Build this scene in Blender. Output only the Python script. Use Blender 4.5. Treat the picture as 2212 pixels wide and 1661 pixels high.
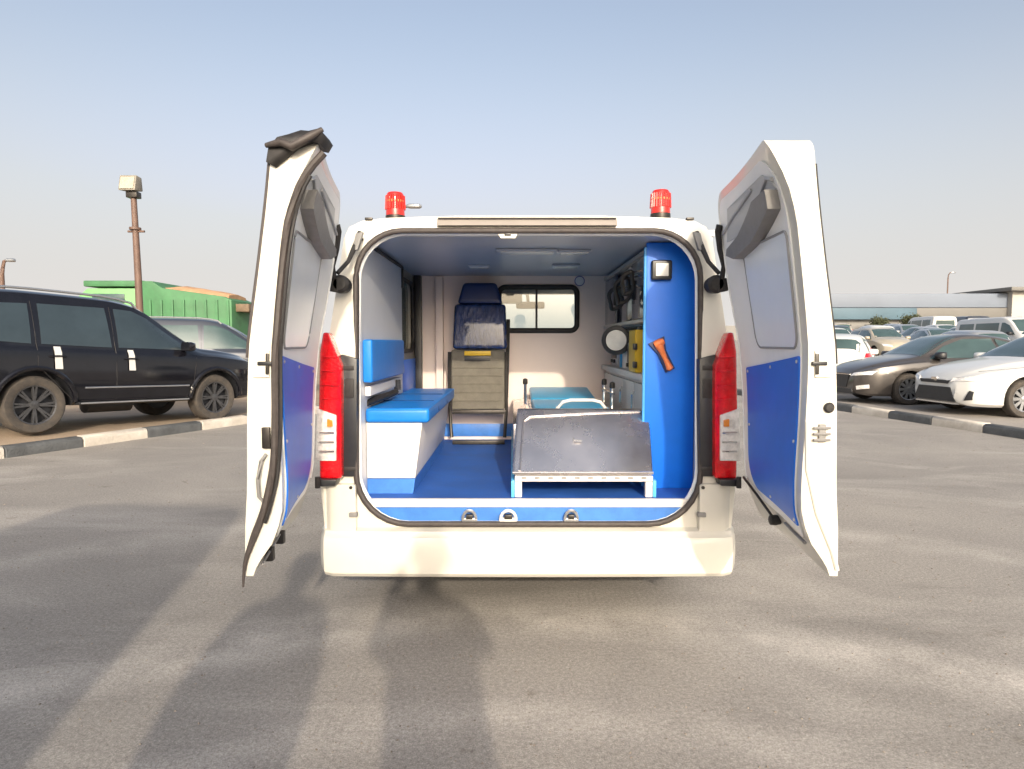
import bpy, bmesh, math, random
from mathutils import Vector, Matrix, Euler

random.seed(7)
R = math.radians
for o in list(bpy.data.objects):
    bpy.data.objects.remove(o)
scene = bpy.context.scene
col = scene.collection

# ------------------------------------------------------------------ camera
F = 1400.0                     # focal length in units of a 2212 px wide picture
CAMZ = 1.42
PITCH = math.atan(90.5 / F)
cam_d = bpy.data.cameras.new('camera')
cam_d.sensor_width = 36.0
cam_d.lens = F / 2212.0 * 36.0
cam_d.clip_start = 0.05
cam_d.clip_end = 3000.0
cam = bpy.data.objects.new('camera', cam_d)
col.objects.link(cam)
cam.location = (0, 0, CAMZ)
cam.rotation_euler = (math.pi / 2 - PITCH, 0, 0)
scene.camera = cam

# ------------------------------------------------------------------ world, sun, exposure
SUN_EL = R(21.5)
SUN_AZ = Vector((0.155, -1.0, 0)).normalized()      # the sun stands behind the camera, a little to the right
world = bpy.data.worlds.new('World')
scene.world = world
world.use_nodes = True
wn = world.node_tree
wn.nodes.clear()
out = wn.nodes.new('ShaderNodeOutputWorld')
bg = wn.nodes.new('ShaderNodeBackground')
sky = wn.nodes.new('ShaderNodeTexSky')
sky.sky_type = 'NISHITA'
sky.sun_disc = False
sky.sun_elevation = SUN_EL
sky.sun_rotation = math.atan2(SUN_AZ.x, SUN_AZ.y)
sky.altitude = 0.0
sky.air_density = 1.0
sky.dust_density = 7.0
sky.ozone_density = 1.2
hs = wn.nodes.new('ShaderNodeHueSaturation')
hs.inputs['Saturation'].default_value = 0.72
wn.links.new(sky.outputs[0], hs.inputs['Color'])
# dust haze low over the horizon, the same all the way round
wtc = wn.nodes.new('ShaderNodeTexCoord')
wsx = wn.nodes.new('ShaderNodeSeparateXYZ')
wn.links.new(wtc.outputs['Generated'], wsx.inputs[0])
wmr = wn.nodes.new('ShaderNodeMapRange')
wmr.interpolation_type = 'SMOOTHERSTEP'
wmr.inputs['From Min'].default_value = -0.12
wmr.inputs['From Max'].default_value = 0.55
wmr.inputs['To Min'].default_value = 1.0
wmr.inputs['To Max'].default_value = 0.0
wn.links.new(wsx.outputs['Z'], wmr.inputs['Value'])
wmx = wn.nodes.new('ShaderNodeMix')
wmx.data_type = 'RGBA'
wmx.blend_type = 'LIGHTEN'
wn.links.new(wmr.outputs[0], wmx.inputs[0])
wn.links.new(hs.outputs[0], wmx.inputs[6])
wmx.inputs[7].default_value = (3.30, 3.17, 3.06, 1)
wn.links.new(wmx.outputs[2], bg.inputs['Color'])
bg.inputs['Strength'].default_value = 0.15
wn.links.new(bg.outputs[0], out.inputs['Surface'])

sun_d = bpy.data.lights.new('sun', 'SUN')
sun_d.energy = 2.0
sun_d.angle = R(1.0)
sun_d.color = (1.0, 0.87, 0.69)
sun = bpy.data.objects.new('sun', sun_d)
col.objects.link(sun)
sdir = Vector((SUN_AZ.x * math.cos(SUN_EL), SUN_AZ.y * math.cos(SUN_EL), math.sin(SUN_EL)))
sun.rotation_euler = (-sdir).to_track_quat('-Z', 'Y').to_euler()
sun.location = sdir * 50

scene.view_settings.view_transform = 'Standard'
scene.view_settings.look = 'None'
scene.view_settings.gamma = 1.0
scene.view_settings.use_curve_mapping = False
scene.view_settings.exposure = 0.78
scene.render.engine = 'CYCLES'

# ------------------------------------------------------------------ pixel helpers (2212 x 1661 picture)
_cp, _sp = math.cos(PITCH), math.sin(PITCH)
def W(px, py, Y):
    dx = (px - 1106.0) / F
    dy = (830.5 - py) / F
    d = Vector((dx, dy * _sp + _cp, dy * _cp - _sp))
    t = Y / d.y
    return Vector((d.x * t, Y, CAMZ + d.z * t))
def XA(px, py, Y): return W(px, py, Y).x
def ZA(py, Y): return W(1106, py, Y).z
def GROUND(px, py, z=0.0):
    dx = (px - 1106.0) / F
    dy = (830.5 - py) / F
    d = Vector((dx, dy * _sp + _cp, dy * _cp - _sp))
    t = (z - CAMZ) / d.z
    return Vector((d.x * t, d.y * t, z))

# ------------------------------------------------------------------ materials
MATS = {}
def mat(name, color, rough=0.5, metal=0.0, coat=0.0, noise=0.0, nscale=8.0, bump=0.0, bscale=60.0,
        emit=None, spec=0.5, alpha=None, trans=0.0, color2=None, stretch=None, sheen=0.0, rvar=0.0):
    if name in MATS:
        return MATS[name]
    m = bpy.data.materials.new(name)
    m.use_nodes = True
    nt = m.node_tree
    b = nt.nodes['Principled BSDF']
    b.inputs['Base Color'].default_value = (*color, 1)
    b.inputs['Roughness'].default_value = rough
    b.inputs['Metallic'].default_value = metal
    b.inputs['Coat Weight'].default_value = coat
    b.inputs['Coat Roughness'].default_value = 0.06
    b.inputs['Specular IOR Level'].default_value = spec
    b.inputs['Transmission Weight'].default_value = trans
    tc = nt.nodes.new('ShaderNodeTexCoord')
    mp = nt.nodes.new('ShaderNodeMapping')
    nt.links.new(tc.outputs['Object'], mp.inputs['Vector'])
    if stretch:
        mp.inputs['Scale'].default_value = stretch
    if noise > 0 or color2:
        n = nt.nodes.new('ShaderNodeTexNoise')
        n.inputs['Scale'].default_value = nscale
        n.inputs['Detail'].default_value = 6
        n.inputs['Roughness'].default_value = 0.65
        nt.links.new(mp.outputs[0], n.inputs['Vector'])
        rmp = nt.nodes.new('ShaderNodeValToRGB')
        rmp.color_ramp.elements[0].position = 0.3
        rmp.color_ramp.elements[1].position = 0.7
        c1 = color2 if color2 else tuple(max(0, c * (1 - noise)) for c in color)
        c2 = color if color2 else tuple(min(1, c * (1 + noise * 0.6)) for c in color)
        rmp.color_ramp.elements[0].color = (*c1, 1)
        rmp.color_ramp.elements[1].color = (*c2, 1)
        nt.links.new(n.outputs['Fac'], rmp.inputs['Fac'])
        nt.links.new(rmp.outputs[0], b.inputs['Base Color'])
        if rvar > 0:
            mr = nt.nodes.new('ShaderNodeMapRange')
            mr.inputs['To Min'].default_value = max(0.02, rough - rvar)
            mr.inputs['To Max'].default_value = min(1, rough + rvar)
            nt.links.new(n.outputs['Fac'], mr.inputs['Value'])
            nt.links.new(mr.outputs[0], b.inputs['Roughness'])
    if bump > 0:
        n2 = nt.nodes.new('ShaderNodeTexNoise')
        n2.inputs['Scale'].default_value = bscale
        n2.inputs['Detail'].default_value = 4
        nt.links.new(mp.outputs[0], n2.inputs['Vector'])
        bp = nt.nodes.new('ShaderNodeBump')
        bp.inputs['Strength'].default_value = bump
        bp.inputs['Distance'].default_value = 0.02
        nt.links.new(n2.outputs['Fac'], bp.inputs['Height'])
        nt.links.new(bp.outputs[0], b.inputs['Normal'])
    if emit:
        b.inputs['Emission Color'].default_value = (*emit[0], 1)
        b.inputs['Emission Strength'].default_value = emit[1]
    MATS[name] = m
    return m

white_paint = mat('white_paint', (0.66, 0.635, 0.565), 0.35, coat=0.4, noise=0.05, nscale=2.5)
white_inner = mat('white_door_lining', (0.88, 0.88, 0.85), 0.55, noise=0.05, nscale=4)
grey_glass_film = mat('filmed_window', (0.80, 0.84, 0.87), 0.25, noise=0.04, nscale=3)
grey_trim = mat('grey_trim', (0.22, 0.215, 0.21), 0.55, noise=0.12, nscale=20, bump=0.1, bscale=300)
black_rubber = mat('black_rubber', (0.022, 0.02, 0.02), 0.6, noise=0.4, nscale=30)
seal_rubber = mat('seal_rubber', (0.055, 0.045, 0.042), 0.6, noise=0.3, nscale=40)
black_plastic = mat('black_plastic', (0.02, 0.021, 0.025), 0.4, noise=0.3, nscale=12)
blue_panel = mat('blue_panel', (0.006, 0.155, 0.72), 0.42, noise=0.12, nscale=3, spec=0.35, bump=0.03, bscale=4)
blue_vinyl = mat('blue_vinyl', (0.010, 0.19, 0.62), 0.40, noise=0.12, nscale=5, bump=0.10, bscale=14, spec=0.4)
blue_floor = mat('blue_floor_vinyl', (0.030, 0.115, 0.42), 0.55, noise=0.2, nscale=5, rvar=0.12, spec=0.3, bump=0.05, bscale=150)
blue_sill = mat('blue_sill', (0.055, 0.20, 0.58), 0.4, noise=0.22, nscale=9)
teal_vinyl = mat('teal_vinyl', (0.04, 0.36, 0.66), 0.35, noise=0.1, nscale=6)
navy_film = mat('navy_vinyl_under_film', (0.012, 0.035, 0.14), 0.22, coat=0.6, noise=0.5, nscale=14, bump=0.9, bscale=34, stretch=(1.6, 1, 0.5))
navy_vinyl = mat('navy_vinyl', (0.012, 0.03, 0.12), 0.4, noise=0.2, nscale=10)
wall_cream = mat('cream_wall_laminate', (0.76, 0.65, 0.605), 0.5, noise=0.04, nscale=3)
wall_grey = mat('grey_wall_laminate', (0.60, 0.62, 0.66), 0.38, noise=0.04, nscale=3)
ceil_mat = mat('ceiling_laminate', (0.40, 0.43, 0.49), 0.32, noise=0.06, nscale=2)
white_lam = mat('white_laminate', (0.70, 0.67, 0.64), 0.45, noise=0.03, nscale=4)
khaki = mat('khaki_canvas', (0.150, 0.138, 0.112), 0.8, noise=0.2, nscale=14, bump=0.3, bscale=200)
dark_steel = mat('dark_steel', (0.06, 0.055, 0.05), 0.4, metal=0.7, noise=0.3, nscale=20)
steel = mat('brushed_stainless', (0.82, 0.77, 0.75), 0.27, metal=1.0, noise=0.14, nscale=3.5, bump=0.10, bscale=3.2, rvar=0.10)
chrome = mat('chrome', (0.72, 0.72, 0.72), 0.12, metal=1.0, noise=0.05, nscale=20)
alu = mat('aluminium', (0.62, 0.62, 0.62), 0.35, metal=0.9, noise=0.1, nscale=25)
yellow = mat('yellow_plastic', (0.62, 0.40, 0.01), 0.45, noise=0.12, nscale=20)
orange = mat('orange_plastic', (0.75, 0.20, 0.06), 0.4, noise=0.08, nscale=20)
red_lens = mat('red_lens', (0.68, 0.004, 0.010), 0.12, coat=0.8, noise=0.35, nscale=16, bump=0.25, bscale=60)
clear_lens = mat('clear_lens', (0.78, 0.76, 0.74), 0.1, coat=0.8, noise=0.3, nscale=26, bump=0.4, bscale=50)
amber_lens = mat('amber_lens', (0.75, 0.25, 0.03), 0.15, coat=0.6, noise=0.2, nscale=30)
red_beacon = mat('red_beacon_lens', (0.62, 0.02, 0.012), 0.15, coat=0.6, noise=0.3, nscale=30)
lens_reflection_white = mat('white_lens_and_reflection', (0.75, 0.74, 0.70), 0.25, noise=0.1, nscale=20)  # lamp lenses, and the ceiling plates coloured as reflections
tyre_m = mat('tyre_rubber', (0.035, 0.033, 0.032), 0.85, noise=0.35, nscale=9, color2=(0.085, 0.07, 0.056), bump=0.2, bscale=80)
rim_dark = mat('dark_alloy', (0.10, 0.10, 0.105), 0.35, metal=0.6, noise=0.25, nscale=25)
rim_silver = mat('silver_alloy', (0.45, 0.46, 0.47), 0.3, metal=0.8, noise=0.2, nscale=25)
car_glass = mat('tinted_car_glass', (0.030, 0.045, 0.055), 0.03, coat=0.5, noise=0.25, nscale=1.2)
car_glass_g = mat('green_car_glass', (0.05, 0.085, 0.085), 0.03, coat=0.5, noise=0.25, nscale=1.2)
black_paint = mat('black_car_paint', (0.006, 0.006, 0.009), 0.10, coat=0.6, spec=0.35, noise=0.3, nscale=6)
grey_paint = mat('bronze_grey_car_paint', (0.075, 0.066, 0.060), 0.3, metal=0.35, coat=0.8, noise=0.1, nscale=6)
slate_paint = mat('slate_car_paint', (0.035, 0.042, 0.058), 0.3, metal=0.3, coat=0.8, noise=0.1, nscale=6)
wh_car_paint = mat('white_car_paint', (0.58, 0.58, 0.565), 0.3, coat=0.7, noise=0.04, nscale=4)
silver_paint = mat('silver_car_paint', (0.42, 0.43, 0.44), 0.3, metal=0.5, coat=0.6, noise=0.06, nscale=4)
blue_paint = mat('blue_car_paint', (0.04, 0.13, 0.36), 0.3, coat=0.7, noise=0.08, nscale=4)
maroon_paint = mat('red_car_paint', (0.25, 0.035, 0.03), 0.3, coat=0.7, noise=0.08, nscale=4)
beige_paint = mat('beige_car_paint', (0.38, 0.34, 0.27), 0.3, coat=0.6, noise=0.08, nscale=4)
green_paint = mat('green_truck_paint', (0.060, 0.205, 0.085), 0.6, noise=0.30, nscale=1.6, color2=(0.045, 0.13, 0.06))
green_pale = mat('pale_green_truck_paint', (0.16, 0.36, 0.15), 0.55, noise=0.15, nscale=2)
brown_load = mat('brown_load_tarp', (0.42, 0.25, 0.14), 0.9, noise=0.35, nscale=2, bump=0.6, bscale=8)
rust_pole = mat('brown_pole_paint', (0.14, 0.085, 0.065), 0.6, noise=0.25, nscale=4)
kerb_black = mat('black_kerb_paint', (0.085, 0.09, 0.095), 0.8, noise=0.35, nscale=5, bump=0.5, bscale=40)
kerb_white = mat('white_kerb_paint', (0.60, 0.56, 0.50), 0.8, noise=0.25, nscale=4, bump=0.5, bscale=40, color2=(0.40, 0.36, 0.31))
skin = mat('skin', (0.36, 0.20, 0.13), 0.5, noise=0.1, nscale=20)
shirt = mat('grey_shirt', (0.16, 0.18, 0.21), 0.9, noise=0.2, nscale=30)
shirt2 = mat('white_shirt', (0.55, 0.55, 0.53), 0.9, noise=0.1, nscale=30)
trouser = mat('dark_trousers', (0.03, 0.033, 0.045), 0.9, noise=0.2, nscale=30)
hair_m = mat('dark_hair', (0.012, 0.010, 0.009), 0.6, noise=0.4, nscale=60)
bwall = mat('far_building_wall', (0.21, 0.205, 0.195), 0.8, noise=0.12, nscale=0.3)
bfas = mat('far_fascia_pale', (0.165, 0.195, 0.245), 0.6, noise=0.14, nscale=0.15)
bblue = mat('far_fascia_blue', (0.07, 0.125, 0.165), 0.6, noise=0.2, nscale=0.3)
bgrey = mat('far_fascia_grey', (0.155, 0.15, 0.14), 0.6, noise=0.14, nscale=0.3)
bwhite = mat('far_white_wall', (0.45, 0.43, 0.39), 0.8, noise=0.1, nscale=0.4)
dark_win = mat('far_window_glass', (0.06, 0.065, 0.07), 0.15, noise=0.2, nscale=3)
leaf_m = mat('dusty_foliage', (0.075, 0.085, 0.04), 0.8, noise=0.4, nscale=3)
bark_m = mat('bark', (0.14, 0.10, 0.07), 0.9, noise=0.3, nscale=9)

def glass_clear():
    m = bpy.data.materials.new('clear_pane')
    m.use_nodes = True
    nt = m.node_tree
    nt.nodes.clear()
    o = nt.nodes.new('ShaderNodeOutputMaterial')
    mx = nt.nodes.new('ShaderNodeMixShader')
    t = nt.nodes.new('ShaderNodeBsdfTransparent')
    g = nt.nodes.new('ShaderNodeBsdfGlossy')
    n = nt.nodes.new('ShaderNodeTexNoise')
    n.inputs['Scale'].default_value = 3
    rm = nt.nodes.new('ShaderNodeValToRGB')
    rm.color_ramp.elements[0].color = (0.94, 0.965, 0.95, 1)
    rm.color_ramp.elements[1].color = (0.95, 0.975, 0.96, 1)
    nt.links.new(n.outputs['Fac'], rm.inputs['Fac'])
    nt.links.new(rm.outputs[0], t.inputs['Color'])
    g.inputs['Roughness'].default_value = 0.03
    mx.inputs[0].default_value = 0.06
    nt.links.new(t.outputs[0], mx.inputs[1])
    nt.links.new(g.outputs[0], mx.inputs[2])
    nt.links.new(mx.outputs[0], o.inputs['Surface'])
    return m
pane_m = glass_clear()

def ground_mat(name, base, dark, light, spec_s=0.35, wear=False):
    m = bpy.data.materials.new(name)
    m.use_nodes = True
    nt = m.node_tree
    b = nt.nodes['Principled BSDF']
    b.inputs['Roughness'].default_value = 0.85
    b.inputs['Specular IOR Level'].default_value = 0.3
    tc = nt.nodes.new('ShaderNodeTexCoord')
    def noise(scale, detail, sc=(1, 1, 1), rot=0.0, rough=0.6, dist=0.0):
        mp = nt.nodes.new('ShaderNodeMapping')
        mp.inputs['Scale'].default_value = sc
        mp.inputs['Rotation'].default_value = (0, 0, rot)
        nt.links.new(tc.outputs['Object'], mp.inputs['Vector'])
        n = nt.nodes.new('ShaderNodeTexNoise')
        n.inputs['Scale'].default_value = scale
        n.inputs['Detail'].default_value = detail
        n.inputs['Roughness'].default_value = rough
        n.inputs['Distortion'].default_value = dist
        nt.links.new(mp.outputs[0], n.inputs['Vector'])
        return n
    def ramp(fac, p0, p1, c0, c1):
        r = nt.nodes.new('ShaderNodeValToRGB')
        r.color_ramp.elements[0].position = p0
        r.color_ramp.elements[1].position = p1
        r.color_ramp.elements[0].color = (*c0, 1)
        r.color_ramp.elements[1].color = (*c1, 1)
        nt.links.new(fac, r.inputs['Fac'])
        return r
    def mixc(fac, a, bb, mode='MIX'):
        x = nt.nodes.new('ShaderNodeMix')
        x.data_type = 'RGBA'
        x.blend_type = mode
        if isinstance(fac, float):
            x.inputs[0].default_value = fac
        else:
            nt.links.new(fac, x.inputs[0])
        for i, v in ((6, a), (7, bb)):
            if isinstance(v, tuple):
                x.inputs[i].default_value = (*v, 1)
            else:
                nt.links.new(v, x.inputs[i])
        return x.outputs[2]
    patches = noise(0.55, 5, dist=0.6)
    c = ramp(patches.outputs['Fac'], 0.32, 0.68, dark, base).outputs[0]
    # wheel-worn paler streaks running obliquely over the road
    st = noise(0.8, 5, sc=(0.55, 1.3, 1), rot=R(35), dist=0.7)
    sf = ramp(st.outputs['Fac'], 0.50, 0.72, (0, 0, 0), (0.6, 0.6, 0.6))
    c = mixc(sf.outputs[0], c, light)
    # dark scuffs
    sc = noise(1.6, 7, sc=(0.5, 1.6, 1), rot=R(40), dist=0.9)
    cf = ramp(sc.outputs['Fac'], 0.62, 0.78, (0, 0, 0), (0.5, 0.5, 0.5))
    c = mixc(cf.outputs[0], c, tuple(x * 0.55 for x in dark))
    # rings worn by turning wheels
    dn = nt.nodes.new('ShaderNodeVectorMath')
    dn.operation = 'DISTANCE'
    nt.links.new(tc.outputs['Object'], dn.inputs[0])
    dn.inputs[1].default_value = (0.05, -0.15, 0)
    wob = noise(0.9, 4)
    ad = nt.nodes.new('ShaderNodeMath')
    ad.operation = 'MULTIPLY_ADD'
    nt.links.new(wob.outputs['Fac'], ad.inputs[0])
    ad.inputs[1].default_value = 0.5
    nt.links.new(dn.outputs['Value'], ad.inputs[2])
    def band(r0, hw, strength, colr, c):
        r = nt.nodes.new('ShaderNodeMath')
        r.operation = 'SUBTRACT'
        nt.links.new(ad.outputs[0], r.inputs[0])
        r.inputs[1].default_value = r0 + 0.25
        a = nt.nodes.new('ShaderNodeMath')
        a.operation = 'ABSOLUTE'
        nt.links.new(r.outputs[0], a.inputs[0])
        m_ = nt.nodes.new('ShaderNodeMapRange')
        m_.interpolation_type = 'SMOOTHSTEP'
        m_.inputs['From Min'].default_value = 0.0
        m_.inputs['From Max'].default_value = hw
        m_.inputs['To Min'].default_value = strength
        m_.inputs['To Max'].default_value = 0.0
        nt.links.new(a.outputs[0], m_.inputs['Value'])
        br = noise(2.6, 5)
        k = nt.nodes.new('ShaderNodeMath')
        k.operation = 'MULTIPLY'
        nt.links.new(m_.outputs[0], k.inputs[0])
        rb = ramp(br.outputs['Fac'], 0.35, 0.62, (0.15, 0.15, 0.15), (1, 1, 1))
        nt.links.new(rb.outputs[0], k.inputs[1])
        return mixc(k.outputs[0], c, colr)
    if wear:
        c = band(3.40, 0.30, 0.95, light, c)
        c = band(2.50, 0.20, 0.65, light, c)
        c = band(5.4, 0.35, 0.5, light, c)
        c = band(3.80, 0.20, 0.30, tuple(x * 0.7 for x in dark), c)
    # oil spots
    oil = noise(3.1, 4, dist=0.3)
    of = ramp(oil.outputs['Fac'], 0.66, 0.76, (0, 0, 0), (0.5, 0.5, 0.5))
    c = mixc(of.outputs[0], c, (0.10, 0.075, 0.05))
    # aggregate
    ag = noise(150, 3, rough=0.8)
    af = ramp(ag.outputs['Fac'], 0.30, 0.72, (0.62, 0.62, 0.62), (1.32, 1.31, 1.28))
    c = mixc(spec_s, c, af.outputs[0], 'MULTIPLY')
    ag3 = noise(55, 4, rough=0.8)
    af3 = ramp(ag3.outputs['Fac'], 0.34, 0.68, (0.70, 0.69, 0.68), (1.22, 1.22, 1.21))
    c = mixc(spec_s, c, af3.outputs[0], 'MULTIPLY')
    ag2 = noise(420, 2, rough=0.8)
    af2 = ramp(ag2.outputs['Fac'], 0.35, 0.65, (0.7, 0.7, 0.7), (1.25, 1.25, 1.25))
    c = mixc(spec_s, c, af2.outputs[0], 'MULTIPLY')
    nt.links.new(c, b.inputs['Base Color'])
    bp = nt.nodes.new('ShaderNodeBump')
    bp.inputs['Strength'].default_value = 0.45
    bp.inputs['Distance'].default_value = 0.006
    nt.links.new(ag.outputs['Fac'], bp.inputs['Height'])
    nt.links.new(bp.outputs[0], b.inputs['Normal'])
    return m
asphalt = ground_mat('worn_asphalt', (0.375, 0.352, 0.328), (0.275, 0.260, 0.247), (0.54, 0.51, 0.48), 1.0, True)
lot_paving = ground_mat('lot_paving', (0.36, 0.33, 0.30), (0.30, 0.275, 0.25), (0.43, 0.40, 0.37), 0.4)
sand = ground_mat('sandy_lot', (0.40, 0.31, 0.23), (0.31, 0.245, 0.185), (0.47, 0.38, 0.29), 0.5)

# ------------------------------------------------------------------ mesh helpers
OFF = Vector((0, 0, 0))       # world origin of the thing under construction
def finish(me, smooth=True, angle=35):
    if smooth:
        for p in me.polygons:
            p.use_smooth = True
        me.set_sharp_from_angle(angle=R(angle))
def mk(name, verts, faces, m, parent=None, smooth=True, bevel=0.0, seg=2, angle=35, mats=None, local=False):
    bm = bmesh.new()
    vs = [bm.verts.new(Vector(v) - (Vector((0, 0, 0)) if local else OFF)) for v in verts]
    for f in faces:
        if len(set(f)) < 3:
            continue
        try:
            bm.faces.new([vs[i] for i in f])
        except ValueError:
            pass
    bmesh.ops.remove_doubles(bm, verts=bm.verts, dist=1e-6)
    bmesh.ops.recalc_face_normals(bm, faces=bm.faces)
    if bevel > 0:
        ed = [e for e in bm.edges if len(e.link_faces) == 2 and e.calc_face_angle(0) > R(25)]
        bmesh.ops.bevel(bm, geom=ed, offset=bevel, segments=seg, profile=0.6, affect='EDGES', clamp_overlap=True)
    me = bpy.data.meshes.new(name)
    bm.to_mesh(me)
    bm.free()
    finish(me, smooth, angle)
    me.materials.append(m)
    o = bpy.data.objects.new(name, me)
    col.objects.link(o)
    if parent:
        o.parent = parent
    return o
def thing(name, label, cat, loc=(0, 0, 0), rot=(0, 0, 0), group=None):
    o = bpy.data.objects.new(name, None)
    o.empty_display_size = 0.2
    col.objects.link(o)
    o.location = loc
    o.rotation_euler = rot
    tag(o, label, cat, group)
    return o
def tag(o, label, cat, group=None):
    o['label'] = label
    o['category'] = cat
    if group:
        o['group'] = group
    return o
def struct(o):
    o['kind'] = 'structure'
    return o
def box(name, x, y, z, m, parent=None, bevel=0.0, seg=2, **k):
    v = [(a, b, c) for a in x for b in y for c in z]
    f = [(0, 1, 3, 2), (4, 6, 7, 5), (0, 4, 5, 1), (2, 3, 7, 6), (0, 2, 6, 4), (1, 5, 7, 3)]
    return mk(name, v, f, m, parent, bevel=bevel, seg=seg, **k)
def hexa(name, pts8, m, parent=None, bevel=0.0, **k):
    # pts8: bottom ring of four, top ring of four
    f = [(3, 2, 1, 0), (4, 5, 6, 7), (0, 1, 5, 4), (1, 2, 6, 5), (2, 3, 7, 6), (3, 0, 4, 7)]
    return mk(name, pts8, f, m, parent, bevel=bevel, **k)
def prism(name, poly, vec, m, parent=None, bevel=0.0, **k):
    vec = Vector(vec)
    n = len(poly)
    v = [Vector(p) for p in poly] + [Vector(p) + vec for p in poly]
    f = [tuple(range(n)), tuple(range(2 * n - 1, n - 1, -1))]
    f += [(i, (i + 1) % n, n + (i + 1) % n, n + i) for i in range(n)]
    return mk(name, v, f, m, parent, bevel=bevel, **k)
def loft_data(secs, cap=True, closed=True):
    n = len(secs[0])
    v = [p for s in secs for p in s]
    f = []
    for i in range(len(secs) - 1):
        for j in range(n if closed else n - 1):
            a = i * n + j
            b = i * n + (j + 1) % n
            f.append((a, b, b + n, a + n))
    if cap and closed:
        f.append(tuple(range(n - 1, -1, -1)))
        f.append(tuple(range((len(secs) - 1) * n, len(secs) * n)))
    return v, f
def loft(name, secs, m, parent=None, cap=True, closed=True, **k):
    v, f = loft_data(secs, cap, closed)
    return mk(name, v, f, m, parent, **k)
def tube_data(pts, r, n=10, closed=False):
    pts = [Vector(p) for p in pts]
    secs = []
    N = len(pts)
    up = Vector((0.13, 0.21, 0.97)).normalized()
    for i, p in enumerate(pts):
        if closed:
            t = pts[(i + 1) % N] - pts[i - 1]
        else:
            t = pts[min(i + 1, N - 1)] - pts[max(i - 1, 0)]
        t.normalize()
        a = t.cross(up)
        if a.length < 1e-3:
            a = t.cross(Vector((1, 0, 0)))
        a.normalize()
        b = t.cross(a)
        rr = r[i] if isinstance(r, (list, tuple)) else r
        secs.append([p + (a * math.cos(q) + b * math.sin(q)) * rr for q in [2 * math.pi * k / n for k in range(n)]])
    if closed:
        secs.append(secs[0])
        return loft_data(secs, cap=False)
    return loft_data(secs, cap=True)
def tube(name, pts, r, m, parent=None, n=10, closed=False, **k):
    v, f = tube_data(pts, r, n, closed)
    return mk(name, v, f, m, parent, **k)
def lathe_data(p0, axis, prof, n=24, cap=True):
    p0 = Vector(p0)
    ax = Vector(axis).normalized()
    a = ax.cross(Vector((0, 0, 1)))
    if a.length < 1e-3:
        a = ax.cross(Vector((1, 0, 0)))
    a.normalize()
    b = ax.cross(a)
    secs = [[p0 + ax * h + (a * math.cos(q) + b * math.sin(q)) * max(r, 1e-4) for q in [2 * math.pi * k / n for k in range(n)]] for r, h in prof]
    return loft_data(secs, cap=cap)
def lathe(name, p0, axis, prof, m, parent=None, n=24, **k):
    v, f = lathe_data(p0, axis, prof, n)
    return mk(name, v, f, m, parent, **k)
def merge(*parts):
    v, f = [], []
    for pv, pf in parts:
        o = len(v)
        v += list(pv)
        f += [tuple(i + o for i in q) for q in pf]
    return v, f
def box_data(x, y, z):
    v = [(a, b, c) for a in x for b in y for c in z]
    return v, [(0, 1, 3, 2), (4, 6, 7, 5), (0, 4, 5, 1), (2, 3, 7, 6), (0, 2, 6, 4), (1, 5, 7, 3)]
def rrect(x0, x1, y0, y1, r, n=6):
    """rounded rectangle; r a number or four numbers (corner order x1y1, x0y1, x0y0, x1y0)"""
    rs = r if isinstance(r, (list, tuple)) else [r] * 4
    pts = []
    for (cx_, cy_, a0, q) in ((x1, y1, 0, rs[0]), (x0, y1, 90, rs[1]), (x0, y0, 180, rs[2]), (x1, y0, 270, rs[3])):
        sx = -1 if cx_ == x1 else 1
        sy = -1 if cy_ == y1 else 1
        c = (cx_ + sx * q, cy_ + sy * q)
        for k in range(n + 1):
            a = R(a0 + 90.0 * k / n)
            pts.append((c[0] + q * math.cos(a), c[1] + q * math.sin(a)))
    return pts
def ray_poly(poly, c, ang):
    d = (math.cos(ang), math.sin(ang))
    best = None
    n = len(poly)
    for i in range(n):
        x1, y1 = poly[i][0] - c[0], poly[i][1] - c[1]
        x2, y2 = poly[(i + 1) % n][0] - c[0], poly[(i + 1) % n][1] - c[1]
        ex, ey = x2 - x1, y2 - y1
        den = d[0] * ey - d[1] * ex
        if abs(den) < 1e-12:
            continue
        t = (x1 * ey - y1 * ex) / den
        s = (x1 * d[1] - y1 * d[0]) / den
        if t > 0 and -1e-6 <= s <= 1 + 1e-6:
            if best is None or t > best:
                best = t
    best = best or 0.0
    return (c[0] + d[0] * best, c[1] + d[1] * best)
def ring_loops(outer, inner, c):
    angs = sorted(set([round(math.atan2(p[1] - c[1], p[0] - c[0]), 5) for p in list(outer) + list(inner)]))
    return [ray_poly(outer, c, a) for a in angs], [ray_poly(inner, c, a) for a in angs]
def ring_plate(name, outer, inner, c, to3, depth, m, parent=None, **k):
    """plate with a hole: outer and inner 2-D loops, to3(x, y, d) gives the point at depth d"""
    lo, li = ring_loops(outer, inner, c)
    n = len(lo)
    v = [to3(*p, 0) for p in lo] + [to3(*p, 0) for p in li] + [to3(*p, depth) for p in li] + [to3(*p, depth) for p in lo]
    f = []
    for i in range(n):
        j = (i + 1) % n
        for q in range(4):
            a, b = q * n, ((q + 1) % 4) * n
            f.append((a + i, a + j, b + j, b + i))
    return mk(name, v, f, m, parent, **k)
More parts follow.
